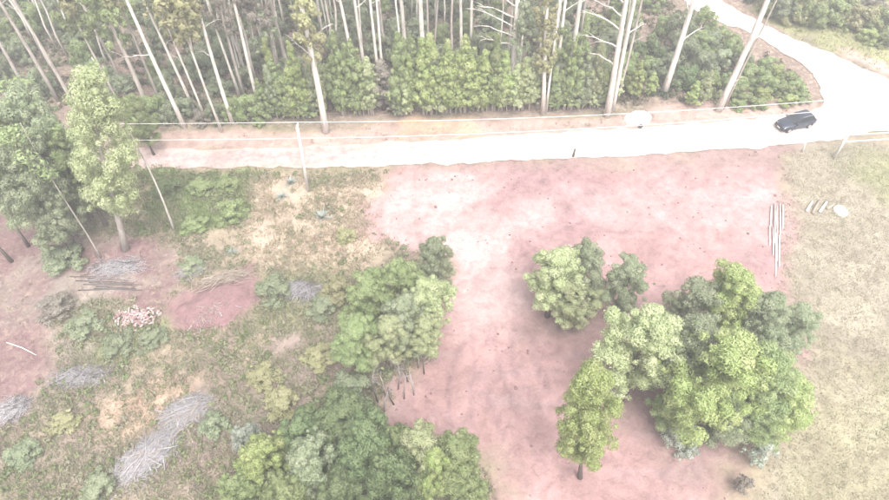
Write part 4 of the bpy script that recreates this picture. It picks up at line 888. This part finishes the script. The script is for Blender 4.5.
# small pale stones and clods on the clay
g = random.Random(15)
STN = []
for k in range(4):
    bm = bmesh.new(); bmesh.ops.create_icosphere(bm, subdivisions=1, radius=1)
    for v in bm.verts: v.co *= g.uniform(.75, 1.15); v.co.z *= .65
    me = bpy.data.meshes.new('stone'); bm.to_mesh(me); bm.free(); me.materials.append([REDM, plain('pale_pebble', (.55, .48, .44), .9), REDM, plain('brown_clod', (.26, .16, .14), .95)][k]); STN.append(me)
def scatter_np(n, box, wfun, seed):
    g = np.random.default_rng(seed); x = g.uniform(box[0], box[1], n); y = g.uniform(box[2], box[3], n); wt = wfun(x, y); k = g.random(n) < wt; return x[k], y[k], g
x, y, gg = scatter_np(1500, (-36, 36, 10, 48), lambda x, y: smooth(.5, -.5, np.minimum(sdist(x, y, Z['clay']), sdist(x, y, Z['red1']))) * .45, 4)
V = []; F = []; base = np.array([v.co[:] for v in STN[3].vertices]); bf = np.array([p.vertices[:] for p in STN[3].polygons]); zz = zg(x, y)
for i in range(len(x)):
    s = gg.uniform(.03, .12) * (1.7 if gg.random() < .06 else 1); a = gg.uniform(0, 6); Rm = np.array([[math.cos(a), -math.sin(a), 0], [math.sin(a), math.cos(a), 0], [0, 0, 1]]); V.append(base @ Rm * s + np.array([x[i], y[i], zz[i] + s * .2])); F.append(bf + i * len(base))
tag(obj('clay_clods', mesh_np('clay_clods', np.vstack(V), np.vstack(F), REDM)), 'loose clods of clay scattered over the bare ground', 'soil', kind='stuff')

# ------------------------------------------------------------------ grasses and weeds
def tuft_mat(name):
    m, t, b, o = nodes(name); at = t.nodes.new('ShaderNodeAttribute'); at.attribute_name = 'tint'; t.links.new(at.outputs['Color'], b.inputs['Base Color']); b.inputs['Roughness'].default_value = .8; b.inputs['Specular IOR Level'].default_value = .15
    tr = t.nodes.new('ShaderNodeBsdfTranslucent'); t.links.new(at.outputs['Color'], tr.inputs[0]); mx = t.nodes.new('ShaderNodeMixShader'); mx.inputs[0].default_value = .3; t.links.new(b.outputs[0], mx.inputs[1]); t.links.new(tr.outputs[0], mx.inputs[2]); t.links.new(mx.outputs[0], o.inputs[0]); return m
TUFT = tuft_mat('grass_blades')
def grass(name, label, x, y, cols, h, wdt, nb, spread, g, lean=.5):
    """tufts of blades; each tuft takes one of the colours"""
    N = len(x); z = zg(x, y); ti = np.repeat(np.arange(N), nb); M = len(ti); hh = (h[0] + (h[1] - h[0]) * g.random(N))[ti] * g.uniform(.6, 1.1, M)
    px = x[ti] + g.normal(0, spread, M); py = y[ti] + g.normal(0, spread, M); a = g.uniform(0, 2 * np.pi, M); la = g.uniform(0, 2 * np.pi, M); ll = hh * lean * g.uniform(.2, 1.3, M); w2 = wdt * g.uniform(.6, 1.4, M) / 2
    A = np.stack([px - np.cos(a) * w2, py - np.sin(a) * w2, z[ti] - .02], 1); B = np.stack([px + np.cos(a) * w2, py + np.sin(a) * w2, z[ti] - .02], 1); T = np.stack([px + np.cos(la) * ll, py + np.sin(la) * ll, z[ti] + hh * .8], 1)
    V = np.stack([A, B, T], 1).reshape(-1, 3); C = cols[ti] * g.uniform(.9, 1.12, (M, 1)); return tag(obj(name, mesh_np(name, V, np.arange(3 * M).reshape(M, 3), TUFT, {'tint': ('FLOAT_COLOR', np.repeat(C, 3, 0))})), label, 'grass', kind='stuff')
def tints(x, y, pal, g, s=3.0, seed=0):
    f = np.clip(fbm(x / s, y / s, 200 + seed, 3) * 1.1 + .5 + g.normal(0, .16, len(x)), 0, .999) * (len(pal) - 1); i = f.astype(int); fr = (f - i)[:, None]; pal = np.array(pal) * .86; return pal[i] * (1 - fr) + pal[np.minimum(i + 1, len(pal) - 1)] * fr
def inz(k, soft=.7): return lambda x, y: smooth(soft, -soft, sdist(x, y, Z[k]) + fbm(x / 3, y / 3, 11, 4) * 1.8)
x, y, gg = scatter_np(42000, (14, 62, 6, 52), lambda x, y: inz('straw')(x, y) * smooth(.2, 1.4, sdist(x, y, ROADP)), 8)
pal = np.array([(.265, .28, .155), (.31, .30, .19), (.345, .315, .22), (.365, .33, .24), (.33, .30, .205)])
grass('dry_grass', 'dry straw-coloured grass covering the field on the right', x, y, tints(x, y, pal, gg, 4), (.06, .20), .07, 6, .16, gg, 1.0)
x, y, gg = scatter_np(9000, (-34, -8, 34, 49), lambda x, y: inz('green1', .9)(x, y), 9)
grass('green_grass', 'fresh green grass on the verge below the road at left', x, y, tints(x, y, [(.15, .21, .075), (.21, .275, .11), (.27, .32, .15)], gg, 2), (.2, .5), .07, 7, .15, gg, .6)
x, y, gg = scatter_np(12000, (18, 75, 60, 108), lambda x, y: inz('meadow', 1.)(x, y) * smooth(.2, 1.2, sdist(x, y, ROADP)), 10)
grass('meadow_grass', 'green meadow grass above the road junction', x, y, tints(x, y, [(.15, .19, .07), (.24, .25, .12), (.32, .29, .17)], gg, 3), (.15, .4), .09, 6, .2, gg, .7)
def rough(x, y):
    k = np.ones(x.shape)
    for z in ('clay', 'straw', 'red1', 'mound'): k = k * smooth(-.6, .8, sdist(x, y, Z[z]) + fbm(x / 3, y / 3, 11, 4) * 1.8)
    return k * smooth(.1, 1.2, sdist(x, y, ROADP)) * (y < 52) * smooth(-.55, .1, fbm(x / 2.0, y / 2.0, 77, 3))
x, y, gg = scatter_np(52000, (-46, 4, 8, 50), rough, 12)
pal = [(.19, .21, .115), (.235, .25, .145), (.28, .265, .18), (.34, .30, .22), (.27, .235, .185), (.22, .255, .13), (.31, .29, .22)]
tn = np.maximum(inz('tan1', 1.5)(x, y), inz('tan2', 1.5)(x, y))[:, None] * .8
grass('rough_grass', 'tangled olive and straw weeds on the rough ground at left', x, y, tints(x, y, pal, gg, 2.6, 1) * (1 - tn) + tints(x, y, [(.27, .25, .15), (.38, .32, .23), (.46, .38, .28), (.40, .30, .22)], gg, 2.0, 31) * tn, (.15, .5), .075, 6, .16, gg, .8)
# leafy weeds mixed in
x, y, gg = scatter_np(9000, (-46, 4, 8, 50), lambda x, y: rough(x, y) * .8 * (1 - .75 * inz('tan1', 1.5)(x, y)), 13)
c = np.stack([x, y, zg(x, y) + .12], 1); rw = gg.uniform(.16, .42, len(x)); V, Fq, cl = leaves(c, rw, 16, .22, 44, .7, .7)
n_ = np.maximum(6, (16 * (rw / rw.mean()) ** 2)).astype(int); tw = np.repeat(tints(x, y, [(.16, .195, .09), (.21, .24, .12), (.26, .26, .155), (.30, .28, .20), (.19, .235, .11)], gg, 2.2, 5), n_ * 4, 0)
tag(obj('leafy_weeds', mesh_np('leafy_weeds', V, Fq, TUFT, {'tint': ('FLOAT_COLOR', tw)})), 'low leafy weeds scattered through the rough ground at left', 'weeds', kind='stuff')
# sparse weeds on red soil, verge, clay margins
def sparse(x, y):
    r = smooth(.8, -.8, sdist(x, y, Z['red1'])) * .28 + smooth(.6, -.3, sdist(x, y, Z['verge'])) * .35 + smooth(1.4, 0, np.abs(sdist(x, y, Z['clay']))) * .35
    return r * smooth(.1, .8, sdist(x, y, ROADP)) * smooth(-.2, .35, fbm(x / 1.6, y / 1.6, 83, 3))
x, y, gg = scatter_np(42000, (-50, 44, 8, 66), sparse, 14)
grass('sparse_weeds', 'sparse dry weeds along the verge and margins of bare soil', x, y, tints(x, y, [(.15, .16, .08), (.27, .23, .15), (.36, .30, .23), (.22, .17, .14)], gg, 2, 7), (.1, .4), .07, 6, .14, gg, .8)
# leaf litter and low ferns on the forest floor
def fl(x, y): return smooth(0, 2, y - road_far(x) - 1.5 + fbm(x / 3, y / 3, 11, 3) * 2) * smooth(1.5, 3, sdist(x, y, ROADP)) * smooth(-.5, .2, fbm(x / 3, y / 3, 87, 3)) * (sdist(x, y, Z['meadow']) > 0)
x, y, gg = scatter_np(16000, (-64, 40, 54, 104), fl, 15)
c = np.stack([x, y, zg(x, y) + .2], 1); rw = gg.uniform(.2, .6, len(x)); V, Fq, cl = leaves(c, rw, 14, .36, 45, .7, .7)
n_ = np.maximum(6, (14 * (rw / rw.mean()) ** 2)).astype(int); tw = np.repeat(tints(x, y, [(.06, .08, .045), (.10, .125, .07), (.17, .14, .10), (.13, .155, .08)], gg, 3, 9), n_ * 4, 0)
tag(obj('forest_ground_cover', mesh_np('forest_ground_cover', V, Fq, TUFT, {'tint': ('FLOAT_COLOR', tw)})), 'low ferns and seedlings covering the forest floor beyond the road', 'ground cover', kind='stuff')

# ------------------------------------------------------------------ added air volume: stands in for lens glare, lifts the shadows
VEIL = 0.0026
hm = bpy.data.materials.new('glare_veil'); hm.use_nodes = True; t = hm.node_tree; t.nodes.clear(); pv = t.nodes.new('ShaderNodeVolumePrincipled'); pv.inputs['Density'].default_value = VEIL; pv.inputs['Color'].default_value = (.96, .94, .94, 1); pv.inputs['Anisotropy'].default_value = .2
oo = t.nodes.new('ShaderNodeOutputMaterial'); t.links.new(pv.outputs[0], oo.inputs['Volume'])
mb = MB(); mb.box((0, 54, 22.0), (1700, 1700, 47.0)); hz = obj('glare_veil', mb.mesh('glare_veil', hm)); tag(hz, 'added pale veil over everything, lifting the shadows like lens glare', 'glare_veil', kind='stuff')
print('understory', n_u, 'objects', len(bpy.data.objects))
